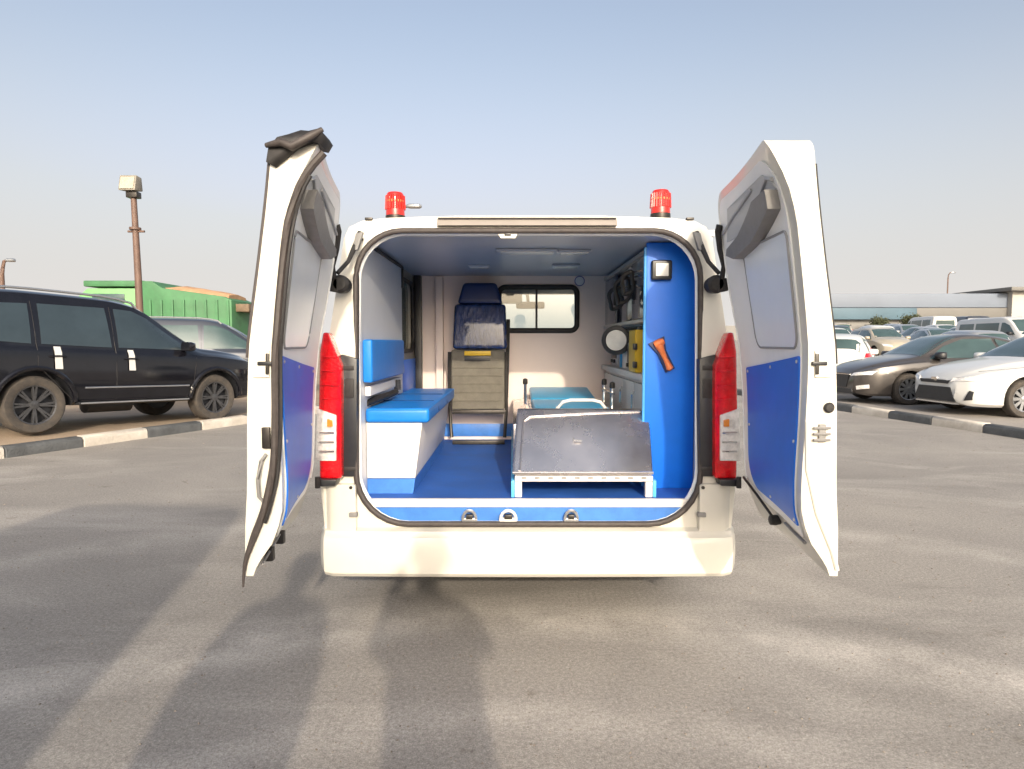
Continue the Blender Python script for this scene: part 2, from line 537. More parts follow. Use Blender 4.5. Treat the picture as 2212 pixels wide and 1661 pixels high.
def slab(name, poly, surf, d0, d1, m, parent=None, nz=12, nu=5, data=False, **k):
    """a plate that follows a surface; poly is convex in (u, z); surf(u, z, d) -> point"""
    zs = [p[1] for p in poly]
    z0, z1 = min(zs), max(zs)
    rows = []
    levels = sorted(set([round(z0 + (z1 - z0) * i / nz, 5) for i in range(nz + 1)] + [round(z, 5) for z in zs]))
    for z in levels:
        zz = min(max(z, z0 + 1e-5), z1 - 1e-5)
        us = []
        n = len(poly)
        for i in range(n):
            (u1, w1), (u2, w2) = poly[i], poly[(i + 1) % n]
            if (w1 - zz) * (w2 - zz) <= 0 and abs(w2 - w1) > 1e-9:
                us.append(u1 + (u2 - u1) * (zz - w1) / (w2 - w1))
        if len(us) < 2:
            continue
        rows.append((min(us), max(us), zz))
    v = []
    for d in (d0, d1):
        for (a, b, z) in rows:
            for i in range(nu + 1):
                v.append(surf(a + (b - a) * i / nu, z, d))
    f = []
    nr, nc = len(rows), nu + 1
    T = nr * nc
    for i in range(nr - 1):
        for j in range(nu):
            a = i * nc + j
            f.append((a, a + 1, a + nc + 1, a + nc))
            f.append((T + a, T + a + nc, T + a + nc + 1, T + a + 1))
    for i in range(nr - 1):
        for j in (0, nu):
            a = i * nc + j
            f.append((a, a + nc, T + a + nc, T + a))
    for j in range(nu):
        for i in (0, nr - 1):
            a = i * nc + j
            f.append((a, a + 1, T + a + 1, T + a))
    if data:
        return v, f
    return mk(name, v, f, m, parent, **k)
def interp(tab, x):
    if x <= tab[0][0]:
        return tab[0][1]
    for (a, b), (c, d) in zip(tab, tab[1:]):
        if x <= c:
            return b + (d - b) * (x - a) / (c - a)
    return tab[-1][1]
def pchip(tab):
    xs = [t[0] for t in tab]
    ys = [t[1] for t in tab]
    n = len(xs)
    d = [(ys[i + 1] - ys[i]) / (xs[i + 1] - xs[i]) for i in range(n - 1)]
    m = [d[0]] + [0 if d[i - 1] * d[i] <= 0 else 2 * d[i - 1] * d[i] / (d[i - 1] + d[i]) for i in range(1, n - 1)] + [d[-1]]
    def f(x):
        x = min(max(x, xs[0]), xs[-1])
        for i in range(n - 1):
            if x <= xs[i + 1]:
                break
        h = xs[i + 1] - xs[i]
        t = (x - xs[i]) / h
        return (ys[i] * (2 * t**3 - 3 * t**2 + 1) + h * m[i] * (t**3 - 2 * t**2 + t)
                + ys[i + 1] * (-2 * t**3 + 3 * t**2) + h * m[i + 1] * (t**3 - t**2))
    return f
def copy_tree(o, parent=None):
    c = o.copy()
    col.objects.link(c)
    c.parent = parent
    for ch in list(o.children):
        copy_tree(ch, c)
    return c

# ================================================================== the setting
S = 900
struct(mk('road', [(-S, -S, 0), (S, -S, 0), (S, S, 0), (-S, S, 0)], [(0, 1, 2, 3)], asphalt))

# kerb lines on the road
LK0, LKD = Vector((-6.23, 7.89, 0)), Vector((0.466, 1.0, 0)).normalized()
RK0, RKD = Vector((7.52, 9.5, 0)), Vector((-0.176, 1.0, 0)).normalized()
def kerb_line(root_name, p0, d, side, s0, s1, step, phase):
    """blocks along p0 + d*s; side = +1 lot lies to the left of d"""
    nrm = Vector((-d.y, d.x, 0)) * side
    o = struct(bpy.data.objects.new(root_name, None))
    col.objects.link(o)
    k = 0
    s = s0
    while s < s1:
        m = kerb_black if (k + phase) % 2 == 0 else kerb_white
        a = p0 + d * (s + 0.006)
        b = p0 + d * (s + step - 0.006)
        jt = random.uniform(-0.006, 0.006)
        w = 0.16
        prof = [(0.0, -0.05), (0.0 + jt * 0.5, 0.105), (0.03, 0.145 + jt), (w, 0.15 + jt), (w, -0.05)]
        secs = [[q + nrm * x + Vector((0, 0, z)) for x, z in prof] for q in (a, b)]
        loft('kerb_block', secs, m, o, bevel=0.008, seg=1)
        s += step
        k += 1
    return o
kerb_line('kerb_left', LK0, LKD, 1, -2.83, 40, 0.945, 1)
kerb_line('kerb_right', RK0, RKD, -1, -3.35, 60, 1.0, 1)

# lots behind the kerbs
SUVD = Vector((0.468, 0.884, 0)).normalized()
SUV_REAR, SUV_FRONT = Vector((-6.32, 8.5, 0)), Vector((-5.05, 10.9, 0))
def left_z(p):
    s = (Vector((p.x, p.y, 0)) - SUV_REAR).dot(SUVD)
    return 0.215 - 0.037 * max(-2.0, min(s, 2.9)) * 1.0
def lot(name, p0, d, side, fz, m, length, s0=-8.0, n=48, depth=120):
    nrm = Vector((-d.y, d.x, 0)) * side
    v, f = [], []
    offs = [0.13, 0.35, 0.8, 1.5, 2.5, 4, 6, 8, 10, 13, 17, 22, 30, 45, 70, depth]
    ss = [s0 + 0.5 * i for i in range(n)] + [s0 + 0.5 * n + 4 * i for i in range(1, int(length / 4))]
    for s in ss:
        for i, w in enumerate(offs):
            p = p0 + d * s + nrm * w
            z = fz(p)
            if i == 0:
                z = 0.135
            elif i == 1:
                z = 0.5 * z + 0.07
            v.append((p.x, p.y, z))
    c = len(offs)
    for i in range(len(ss) - 1):
        for j in range(c - 1):
            f.append((i * c + j, i * c + j + 1, (i + 1) * c + j + 1, (i + 1) * c + j))
    return struct(mk(name, v, f, m, angle=60))
lot('sandy_lot_left', LK0, LKD, 1, left_z, sand, 130)
LOTZ = 0.135
def right_z(p):
    q = Vector((p.x, p.y, 0)) - RK0
    w = q.dot(Vector((RKD.y, -RKD.x, 0)))
    k = max(0.0, min(1.0, (w - 3.0) / 8.0))
    return LOTZ + 0.040 * max(0.0, min(p.y, 58.0) - 18.5) * k * k * (3 - 2 * k)
lot('paved_lot_right', RK0, RKD, -1, right_z, lot_paving, 160)

# ================================================================== car builder
def wheel_at(root, x, y, r, wdt, side, rim_m, spokes=10, twin=False):
    """wheel with its axle along y; side = sign of y that faces outwards"""
    c = Vector((x, y, r))
    ax = (0, side, 0)
    t = 0.5 * wdt
    rr = r * 0.68
    wv = lathe_data(c, ax, [(rr, -t), (r * 0.93, -t), (r * 0.985, -t * 0.8), (r, -t * 0.4), (r, t * 0.4), (r * 0.985, t * 0.75), (r * 0.93, t * 0.98), (r * 0.80, t), (rr, t * 0.86)], 32, False)
    wh = mk('wheel', *lathe_data(c, ax, [(rr * 0.98, -t * 0.9), (rr * 0.98, t * 0.25), (rr * 0.5, t * 0.30), (0.0, t * 0.32)], 24), black_plastic, root, local=True)
    mk('tyre', *wv, tyre_m, wh, local=True, angle=50)
    parts = [lathe_data(c, ax, [(rr * 1.01, t * 0.80), (rr * 0.99, t * 0.9), (rr * 0.93, t * 0.84), (rr * 0.92, t * 0.4), (rr * 1.01, t * 0.4)], 32, False),
             lathe_data(c, ax, [(rr * 0.24, t * 0.35), (rr * 0.22, t * 0.72), (rr * 0.10, t * 0.78), (0, t * 0.78)], 16)]
    for k in range(spokes):
        a0 = 2 * math.pi * k / spokes
        offs = ((-0.09, 0.09) if twin else (0,))
        for da in offs:
            a1 = a0 + da
            w0, w1 = rr * (0.05 if twin else 0.10), rr * (0.045 if twin else 0.13)
            pts = []
            for (rad, hw, hz) in ((rr * 0.18, w0, t * 0.70), (rr * 0.95, w1, t * 0.80)):
                for dz in (-t * 0.22, 0):
                    for sgn in (-1, 1):
                        px_ = rad * math.cos(a1) - sgn * hw * math.sin(a1)
                        pz_ = rad * math.sin(a1) + sgn * hw * math.cos(a1)
                        pts.append(c + Vector((px_, side * (hz + dz), pz_)))
            v = pts
            f = [(0, 1, 3, 2), (4, 6, 7, 5), (0, 4, 5, 1), (2, 3, 7, 6), (0, 2, 6, 4), (1, 5, 7, 3)]
            parts.append((v, f))
    mk('rim', *merge(*parts), rim_m, wh, local=True)
    return wh

class CarShape:
    def __init__(s, xs, zb, zbelt, zt, w, wr):
        s.x0, s.x1 = xs
        s.zb, s.zbelt, s.zt, s.w, s.wr = [pchip(t) for t in (zb, zbelt, zt, w, wr)]
    def half(s, x):
        w, wr, zb, zt = s.w(x), s.wr(x), s.zb(x), s.zt(x)
        zbl = min(s.zbelt(x), zt - 0.035)
        h = zt - zbl
        k = min(1.0, h / 0.3)
        wr = min(wr, w - 0.05)
        p = [(0, zb), (w * 0.6, zb), (w - 0.10, zb + 0.004), (w - 0.035, zb + 0.05), (w - 0.008, zb + 0.15),
             (w, 0.55 * zb + 0.45 * zbl), (w - 0.008, 0.25 * zb + 0.75 * zbl), (w - 0.014, zbl - 0.06), (w - 0.035, zbl)]
        a = (w - 0.05, zbl + 0.012 * k + 0.003)
        b = (wr, zt - 0.085 * k - 0.012)
        for t in (0.0, 0.33, 0.66, 1.0):
            bul = 0.018 * k * math.sin(math.pi * t)
            p.append((a[0] + (b[0] - a[0]) * t + bul, a[1] + (b[1] - a[1]) * t))
        p += [(wr - 0.03, zt - 0.035 * k - 0.006), (wr - 0.10, zt - 0.006 * k), (wr * 0.55, zt + 0.014), (0, zt + 0.02)]
        return p
    def W(s, x, z):
        p = s.half(x)[3:13]
        q = [(zz, y) for y, zz in p]
        for i in range(1, len(q)):
            if q[i][0] <= q[i - 1][0]:
                q[i] = (q[i - 1][0] + 1e-4, q[i][1])
        return interp(q, z)
    def top(s, x, y):
        p = s.half(x)[9:]
        q = sorted([(yy, zz) for yy, zz in p])
        return interp(q, abs(y))
    def front(s, y, z, sign=1):
        lo, hi = 0.0, (s.x1 if sign > 0 else s.x0)
        end = hi
        if s.W(end, z) >= abs(y):
            return end
        for _ in range(26):
            mid = 0.5 * (lo + hi)
            if s.W(mid, z) > abs(y):
                lo = mid
            else:
                hi = mid
        return lo
    def side(s, sg):
        def f(x, z, d):
            y = s.W(x, z)
            e = 0.02
            dyx = (s.W(x + e, z) - s.W(x - e, z)) / (2 * e)
            dyz = (s.W(x, z + e) - s.W(x, z - e)) / (2 * e)
            n = Vector((-dyx, 1, -dyz)).normalized()
            q = Vector((x, y, z)) + n * d
            return Vector((q.x, q.y * sg, q.z))
        return f
    def topf(s):
        def f(y, x, d):
            z = s.top(x, y)
            e = 0.02
            dzx = (s.top(x + e, y) - s.top(x - e, y)) / (2 * e)
            n = Vector((-dzx, 0, 1)).normalized()
            return Vector((x, y, z)) + n * d
        return f
    def facef(s, sign=1):
        def f(y, z, d):
            x = s.front(y, z, sign)
            e = 0.015
            dxy = (s.front(y + e, z, sign) - s.front(y - e, z, sign)) / (2 * e)
            n = Vector((sign, -sign * sign * dxy, 0))
            n = Vector((1, -dxy, 0)) * sign
            n.normalize()
            return Vector((x, y, z)) + n * d
        return f

def make_car(root, sh, paint, glass, wheels, rim_m, side_glass, wshield, rglass, heads, tails, grille, seams=(), handles=(),
             mirrors=None, plate=True, n_st=44, spokes=10, twin=False, arch=0.06, cladding=None, extras=None, arch_dark=True):
    xs = []
    for i in range(n_st):
        t = i / (n_st - 1)
        t = 0.5 - 0.5 * math.cos(math.pi * t) if False else t
        xs.append(sh.x0 + (sh.x1 - sh.x0) * t)
    L = sh.x1 - sh.x0
    xs = sorted(xs + [sh.x0 + q for q in (0.02, 0.05, 0.09, 0.15)] + [sh.x1 - q for q in (0.02, 0.05, 0.09, 0.15)])
    secs = []
    for x in xs:
        h = sh.half(x)
        secs.append([(x, y, z) for y, z in h] + [(x, -y, z) for y, z in reversed(h[1:-1])])
    body = loft('body', secs, paint, root, local=True, angle=40)
    (xr, xf, tr, r, wd) = wheels
    # wheel arches cut out of the body
    cut_v = []
    for x in (xr, xf):
        for sg in (-1, 1):
            cut_v.append(lathe_data((x, sg * (tr + 0.4), r + 0.01), (0, -sg, 0), [(r + arch, 0), (r + arch, 0.4 + wd * 0.75)], 28))
    cut = mk('cutter', *merge(*cut_v), black_plastic, None, local=True)
    body.data.materials.append(black_plastic)
    md = body.modifiers.new('arch', 'BOOLEAN')
    md.object = cut
    md.operation = 'DIFFERENCE'
    md.solver = 'EXACT'
    md.material_mode = 'TRANSFER'
    bpy.context.view_layer.update()
    cut.matrix_world = body.matrix_world
    bpy.context.view_layer.update()
    dg = bpy.context.evaluated_depsgraph_get()
    me = bpy.data.meshes.new_from_object(body.evaluated_get(dg))
    body.modifiers.clear()
    old = body.data
    body.data = me
    me.name = 'body'
    finish(me, True, 32)
    bpy.data.meshes.remove(old)
    bpy.data.objects.remove(cut)
    for x in (xr, xf):
        for sg in (-1, 1):
            wheel_at(root, x, sg * (tr - wd * 0.5), r, wd, sg, rim_m, spokes, twin)
            if cladding:
                pts = []
                for k in range(15):
                    a = R(-8 + 196 * k / 14)
                    xx, zz = x + (r + arch + 0.03) * math.cos(a), r + (r + arch + 0.03) * math.sin(a)
                    pts.append(sh.side(sg)(xx, max(zz, sh.zb(xx) + 0.06), 0.004))
                tube('wheel_arch_trim', pts, 0.035, cladding, root, n=8, local=True)
    for poly in side_glass:
        for sg in (-1, 1):
            slab('window', poly, sh.side(sg), -0.004, 0.005, glass, root, nz=8, nu=8, local=True)
    tf = sh.topf()
    if wshield:
        slab('windscreen', [(a, b) for b, a in wshield], lambda y, x, d: tf(y, x, d), -0.004, 0.006, glass, root, nz=12, nu=10, local=True)
    if rglass:
        slab('rear_window', [(a, b) for b, a in rglass], lambda y, x, d: tf(y, x, d), -0.004, 0.006, glass, root, nz=10, nu=10, local=True)
    for (sign, poly, m, nm) in heads + tails:
        for sg in (-1, 1):
            pp = [(y * sg, z) for y, z in poly]
            slab(nm, pp, sh.facef(sign), -0.01, 0.012, m, root, nz=6, nu=8, local=True)
    for (poly, m, nm) in grille:
        slab(nm, poly, sh.facef(1), -0.01, 0.016, m, root, nz=6, nu=12, local=True)
    for line in seams:
        for sg in (-1, 1):
            pts = []
            for (a, b), (c, d) in zip(line, line[1:]):
                for k in range(8):
                    t = k / 8
                    pts.append(sh.side(sg)(a + (c - a) * t, b + (d - b) * t, -0.001))
            pts.append(sh.side(sg)(*line[-1], -0.001))
            tube('panel_gap', pts, 0.0045, black_rubber, root, n=5, local=True)
    for (x, z) in handles:
        for sg in (-1, 1):
            f = sh.side(sg)
            pts = [f(x - 0.10, z, 0.0), f(x - 0.085, z, 0.028), f(x, z + 0.004, 0.034), f(x + 0.085, z, 0.028), f(x + 0.10, z, 0.0)]
            tube('door_handle', pts, 0.013, paint, root, n=8, local=True)
    if mirrors:
        mx, mz, mm = mirrors
        for sg in (-1, 1):
            y = sh.W(mx, mz) * sg
            secs = []
            for (dx, s_) in ((0.09, 0.35), (0.05, 0.85), (-0.02, 1.0), (-0.07, 0.95)):
                cy = y + sg * 0.13
                secs.append([(mx + dx, cy + p[0] * s_, mz + 0.03 + p[1] * s_) for p in rrect(-0.11, 0.11, -0.075, 0.075, 0.045, 4)])
            mr = loft('wing_mirror', secs, mm, root, local=True, angle=50)
            mk('mirror_stalk', *tube_data([(mx, y - sg * 0.03, mz - 0.03), (mx, y + sg * 0.06, mz - 0.01)], 0.022, 8), black_plastic, mr, local=True)
    return body

# ------------------------------------------------------------------ shapes
def shape_suv():
    return CarShape((-2.42, 2.30),
        zb=[(-2.42, 0.52), (-2.2, 0.42), (-1.8, 0.36), (1.8, 0.34), (2.1, 0.36), (2.30, 0.46)],
        zbelt=[(-2.42, 1.06), (-2.0, 1.15), (0, 1.11), (1.0, 1.08), (2.0, 1.0), (2.30, 0.90)],
        zt=[(-2.42, 1.12), (-2.38, 1.36), (-2.25, 1.74), (-2.0, 1.855), (-1.4, 1.90), (-0.4, 1.89), (0.05, 1.83), (0.42, 1.66), (0.9, 1.35), (1.15, 1.21), (1.6, 1.17), (2.05, 1.09), (2.22, 0.99), (2.30, 0.88)],
        w=[(-2.42, 0.62), (-2.38, 0.76), (-2.25, 0.87), (-1.9, 0.925), (0, 0.93), (1.5, 0.925), (2.0, 0.88), (2.2, 0.76), (2.30, 0.60)],
        wr=[(-2.42, 0.50), (-2.2, 0.64), (-1.6, 0.69), (0, 0.69), (0.5, 0.66), (1.2, 0.74), (2.0, 0.70), (2.30, 0.45)])
def shape_sedan():
    return CarShape((-2.38, 2.36),
        zb=[(-2.38, 0.36), (-2.2, 0.26), (-1.7, 0.19), (1.8, 0.17), (2.15, 0.18), (2.36, 0.26)],
        zbelt=[(-2.38, 0.82), (-2.0, 0.95), (0, 0.92), (1.0, 0.88), (2.0, 0.76), (2.36, 0.64)],
        zt=[(-2.38, 0.90), (-2.3, 1.03), (-1.9, 1.09), (-1.55, 1.13), (-1.1, 1.32), (-0.6, 1.43), (-0.1, 1.455), (0.3, 1.40), (0.75, 1.19), (1.1, 1.00), (1.5, 0.94), (2.0, 0.83), (2.25, 0.72), (2.36, 0.62)],
        w=[(-2.38, 0.55), (-2.3, 0.74), (-2.1, 0.85), (-1.7, 0.90), (0, 0.91), (1.5, 0.90), (2.0, 0.84), (2.22, 0.72), (2.36, 0.52)],
        wr=[(-2.38, 0.45), (-1.9, 0.66), (-1.4, 0.62), (-0.5, 0.57), (0.2, 0.57), (1.1, 0.72), (2.0, 0.66), (2.36, 0.4)])
def shape_hatch():
    return CarShape((-2.05, 2.05),
        zb=[(-2.05, 0.42), (-1.9, 0.28), (1.7, 0.2), (1.95, 0.24), (2.05, 0.32)],
        zbelt=[(-2.05, 0.85), (0, 0.93), (1.0, 0.90), (2.05, 0.66)],
        zt=[(-2.05, 0.92), (-2.0, 1.08), (-1.75, 1.38), (-1.3, 1.47), (-0.3, 1.50), (0.2, 1.44), (0.6, 1.24), (0.95, 1.04), (1.5, 0.96), (1.9, 0.80), (2.05, 0.66)],
        w=[(-2.05, 0.6), (-1.95, 0.78), (-1.6, 0.86), (0, 0.87), (1.4, 0.86), (1.85, 0.76), (2.05, 0.52)],
        wr=[(-2.05, 0.5), (-1.5, 0.58), (0, 0.58), (0.9, 0.7), (2.05, 0.42)])
def shape_van(H=1.98, L=4.9):
    return CarShape((-L / 2, L / 2),
        zb=[(-L / 2, 0.42), (-L / 2 + 0.2, 0.34), (L / 2 - 0.3, 0.32), (L / 2, 0.40)],
        zbelt=[(-L / 2, 1.1), (0, 1.1), (L / 2 - 0.5, 1.08), (L / 2, 0.95)],
        zt=[(-L / 2, H - 0.22), (-L / 2 + 0.06, H - 0.09), (-L / 2 + 0.2, H - 0.03), (-1.0, H), (L / 2 - 1.7, H), (L / 2 - 1.3, H - 0.12), (L / 2 - 0.6, 1.28), (L / 2 - 0.25, 1.10), (L / 2, 0.95)],
        w=[(-L / 2, 0.90), (-L / 2 + 0.1, 0.94), (0, 0.95), (L / 2 - 0.5, 0.93), (L / 2 - 0.15, 0.82), (L / 2, 0.62)],
        wr=[(-L / 2, 0.78), (0, 0.82), (L / 2 - 1.2, 0.78), (L / 2 - 0.4, 0.80), (L / 2, 0.5)])

def build_suv(root, paint, glass, rim_m):
    sh = shape_suv()
    sg = [[(-2.18, 1.22), (-1.42, 1.19), (-1.40, 1.72), (-2.02, 1.70)],
          [(-1.30, 1.19), (-0.38, 1.17), (-0.40, 1.74), (-1.28, 1.73)],
          [(-0.28, 1.17), (0.93, 1.15), (0.86, 1.22), (0.25, 1.63), (0.0, 1.73), (-0.27, 1.74)]]
    b = make_car(root, sh, paint, glass, (-1.38, 1.34, 0.90, 0.385, 0.25), rim_m, sg,
        [(0.26, -0.60), (0.26, 0.60), (1.02, 0.70), (1.02, -0.70)], [(-2.36, -0.58), (-2.36, 0.58), (-2.24, 0.60), (-2.24, -0.60)],
        [(1, [(0.50, 0.80), (0.80, 0.82), (0.82, 0.93), (0.50, 0.90)], clear_lens, 'headlight')],
        [(-1, [(0.66, 0.85), (0.84, 0.85), (0.84, 1.15), (0.70, 1.15)], red_lens, 'tail_light')],
        [([(-0.45, 0.62), (0.45, 0.62), (0.45, 0.88), (-0.45, 0.88)], black_plastic, 'grille')],
        seams=[[(-1.36, 1.76), (-1.36, 0.90), (-0.95, 0.45)], [(-0.33, 1.76), (-0.34, 0.42)], [(0.98, 1.13), (0.86, 0.42)], [(-0.95, 0.42), (0.86, 0.42)],
               [(1.05, 1.10), (2.1, 0.98)]],
        handles=[(-1.12, 1.03), (-0.12, 1.01)], mirrors=(0.80, 1.19, paint), spokes=8, twin=True, arch=0.075, cladding=black_paint if paint is black_paint else black_plastic)
    # running boards, roof rails, sill strip, fuel tank, protective film tabs on the doors
    for s_ in (-1, 1):
        loft('running_board', [[(x, s_ * y, z) for y, z in ((0.80, 0.36), (0.97, 0.37), (0.975, 0.40), (0.80, 0.41))] for x in (-0.88, 0.80)], black_plastic, root, local=True, bevel=0.008)
        box('step_strip', (-0.86, 0.78), sorted((s_ * 0.972, s_ * 0.979)), (0.378, 0.396), alu, root, local=True)
        f = sh.side(s_)
        tube('door_moulding', [f(-0.78 + 0.1 * k, 0.60, 0.004) for k in range(17)], 0.012, alu, root, n=6, local=True)
        pts = [Vector((x, s_ * 0.63, sh.top(x, 0.63) + (0.0 if i in (0, 9) else 0.055))) for i, x in enumerate([-1.95, -1.88, -1.6, -1.3, -1.0, -0.7, -0.4, -0.15, 0.05, 0.12])]
        tube('roof_rail', pts, 0.018, alu, root, n=8, local=True)
    return sh

# ------------------------------------------------------------------ black SUV on the left lot
wheel_mid = (SUV_REAR + SUV_FRONT) / 2
nR = Vector((SUVD.y, -SUVD.x, 0))
c0 = wheel_mid - nR * 0.83 + SUVD * 0.02
zr, zf = left_z(SUV_REAR), left_z(SUV_FRONT)
suv = thing('parked_suv', 'black SUV with dusty tyres and white film on its door handles, beside striped kerb', 'suv',
            (c0.x, c0.y, (zr + zf) / 2), (0, math.atan2(zr - zf, 2.72), math.atan2(SUVD.y, SUVD.x)))
suv_sh = build_suv(suv, black_paint, car_glass, rim_dark)
for hx, hz in ((-1.12, 1.03), (-0.12, 1.01)):
    f = suv_sh.side(-1)
    slab('door_film', [(hx - 0.045, hz - 0.17), (hx + 0.05, hz - 0.17), (hx + 0.035, hz + 0.12), (hx - 0.05, hz + 0.12)], f, 0.02, 0.05 if False else 0.024, wh_car_paint, suv, nz=4, nu=2, local=True)
    f2 = suv_sh.side(-1)
tank = lathe('fuel_tank', (-0.15, -0.35, 0.33), (1, 0, 0), [(0.05, -0.35), (0.13, -0.33), (0.13, 0.33), (0.05, 0.35)], black_plastic, suv, local=True)

# slate SUV behind it
c1 = W(470, 760, 14.6)
suv2 = thing('parked_suv', 'slate grey SUV parked behind the black SUV, only its front half showing', 'suv',
             (-7.55, 16.6, 0.10), (0, 0, R(24)))
build_suv(suv2, slate_paint, car_glass_g, rim_silver)

# ------------------------------------------------------------------ sedans on the right lot
def build_sedan(root, paint, glass, rim_m, grille_m, style, spokes=9):
    sh = shape_sedan()
    sg = [[(-1.42, 0.99), (-0.62, 0.97), (-0.60, 1.36), (-1.02, 1.26)],
          [(-0.54, 0.97), (0.95, 0.94), (0.55, 1.20), (0.10, 1.36), (-0.52, 1.37)]]
    if style == 'wide':
        heads = [(1, [(0.40, 0.60), (0.80, 0.63), (0.84, 0.73), (0.42, 0.665)], clear_lens, 'headlight'),
                 (1, [(0.62, 0.28), (0.72, 0.30), (0.74, 0.44), (0.70, 0.46)], black_plastic, 'air_intake')]
        gr = [([(-0.52, 0.25), (0.52, 0.25), (0.40, 0.50), (-0.40, 0.50)], grille_m, 'grille'),
              ([(-0.34, 0.56), (0.34, 0.56), (0.38, 0.62), (-0.38, 0.62)], black_plastic, 'grille'),
              ([(-0.56, 0.205), (0.56, 0.205), (0.56, 0.23), (-0.56, 0.23)], chrome, 'lip_trim'),
              ([(-0.07, 0.60), (0.07, 0.60), (0.07, 0.665), (-0.07, 0.665)], chrome, 'emblem')]
    else:
        heads = [(1, [(0.42, 0.58), (0.78, 0.62), (0.82, 0.71), (0.44, 0.65)], clear_lens, 'headlight'),
                 (1, [(0.56, 0.30), (0.76, 0.34), (0.76, 0.42), (0.56, 0.38)], amber_lens if False else clear_lens, 'fog_light')]
        gr = [([(-0.26, 0.34), (0.26, 0.34), (0.36, 0.60), (-0.36, 0.60)], grille_m, 'grille'),
              ([(-0.50, 0.21), (0.50, 0.21), (0.46, 0.31), (-0.46, 0.31)], black_plastic, 'lower_grille'),
              ([(-0.38, 0.605), (0.38, 0.605), (0.38, 0.622), (-0.38, 0.622)], chrome, 'grille_trim')]
    make_car(root, sh, paint, glass, (-1.40, 1.38, 0.88, 0.325, 0.22), rim_m, sg,
        [(0.22, -0.52), (0.22, 0.52), (1.05, 0.66), (1.05, -0.66)], [(-1.58, -0.58), (-1.58, 0.58), (-1.02, 0.52), (-1.02, -0.52)],
        heads, [(-1, [(0.45, 0.78), (0.82, 0.78), (0.82, 0.95), (0.48, 0.95)], red_lens, 'tail_light')], gr,
        seams=[[(-0.58, 1.38), (-0.58, 0.28)], [(0.98, 0.93), (0.88, 0.28)], [(-1.05, 0.36), (-1.35, 0.95)], [(1.02, 0.905), (2.05, 0.79)]],
        handles=[(-1.15, 0.84), (-0.28, 0.82)], mirrors=(0.80, 0.99, paint if style == 'wide' else black_plastic), spokes=spokes, arch=0.055)
    return sh
sed = thing('parked_sedan', 'bronze grey sedan with black grille parked nose to the kerb', 'sedan', (9.52, 14.2, LOTZ), (0, 0, R(182)))
build_sedan(sed, grey_paint, car_glass_g, rim_silver, black_plastic, 'deep', 10)
wsed = thing('parked_sedan', 'white sedan with wide dark lower grille parked nose to the kerb', 'sedan', (10.07, 11.93, LOTZ), (0, 0, R(183)))
build_sedan(wsed, wh_car_paint, car_glass_g, rim_silver, black_plastic, 'wide', 10)

# ------------------------------------------------------------------ more parked cars further off
def build_hatch(root, paint, glass, rim_m):
    sh = shape_hatch()
    make_car(root, sh, paint, glass, (-1.28, 1.25, 0.84, 0.31, 0.2), rim_m,
        [[(-1.62, 1.00), (-0.62, 0.98), (-0.60, 1.38), (-1.42, 1.34)], [(-0.54, 0.98), (0.85, 0.95), (0.45, 1.22), (0.1, 1.38), (-0.52, 1.39)]],
        [(0.28, -0.52), (0.28, 0.52), (0.92, 0.64), (0.92, -0.64)], [(-1.98, -0.52), (-1.98, 0.52), (-1.80, 0.54), (-1.80, -0.54)],
        [(1, [(0.42, 0.62), (0.74, 0.66), (0.76, 0.76), (0.44, 0.70)], clear_lens, 'headlight')],
        [(-1, [(0.60, 0.78), (0.80, 0.78), (0.80, 1.02), (0.66, 1.02)], red_lens, 'tail_light')],
        [([(-0.4, 0.34), (0.4, 0.34), (0.36, 0.52), (-0.36, 0.52)], black_plastic, 'grille')],
        mirrors=(0.72, 1.0, paint), n_st=26, spokes=7)
wh = thing('parked_hatchback', 'white hatchback seen from behind, its red tail light beside the open ambulance door', 'hatchback', (9.15, 18.2, LOTZ), (0, 0, R(62)))
build_hatch(wh, wh_car_paint, car_glass_g, rim_silver)
def build_van(root, paint, glass, H=1.98, L=4.9):
    sh = shape_van(H, L)
    e = L / 2
    make_car(root, sh, paint, glass, (-e + 1.05, e - 0.95, 0.90, 0.33, 0.21), rim_silver,
        [[(-e + 0.35, 1.22), (-e + 1.45, 1.22), (-e + 1.45, min(1.72, H - 0.25)), (-e + 0.38, min(1.72, H - 0.25))],
         [(-e + 1.6, 1.22), (e - 1.75, 1.22), (e - 1.75, min(1.72, H - 0.25)), (-e + 1.6, min(1.72, H - 0.25))],
         [(e - 1.6, 1.22), (e - 0.72, 1.18), (e - 1.15, 1.60), (e - 1.45, min(1.72, H - 0.25)), (e - 1.6, min(1.72, H - 0.25))]],
        [(e - 1.25, -0.66), (e - 1.25, 0.66), (e - 0.45, 0.72), (e - 0.45, -0.72)], None,
        [(1, [(0.5, 0.72), (0.8, 0.74), (0.8, 0.9), (0.5, 0.88)], clear_lens, 'headlight')],
        [(-1, [(0.74, 0.85), (0.88, 0.85), (0.88, 1.3), (0.76, 1.3)], red_lens, 'tail_light')],
        [([(-0.45, 0.52), (0.45, 0.52), (0.45, 0.68), (-0.45, 0.68)], black_plastic, 'grille')],
        mirrors=(e - 0.85, 1.22, black_plastic), n_st=28, spokes=7)
    slab('rear_window', [(-0.66, 1.22), (0.66, 1.22), (0.62, 1.66), (-0.62, 1.66)], sh.facef(-1), -0.01, 0.012, glass, root, nz=4, nu=6, local=True)

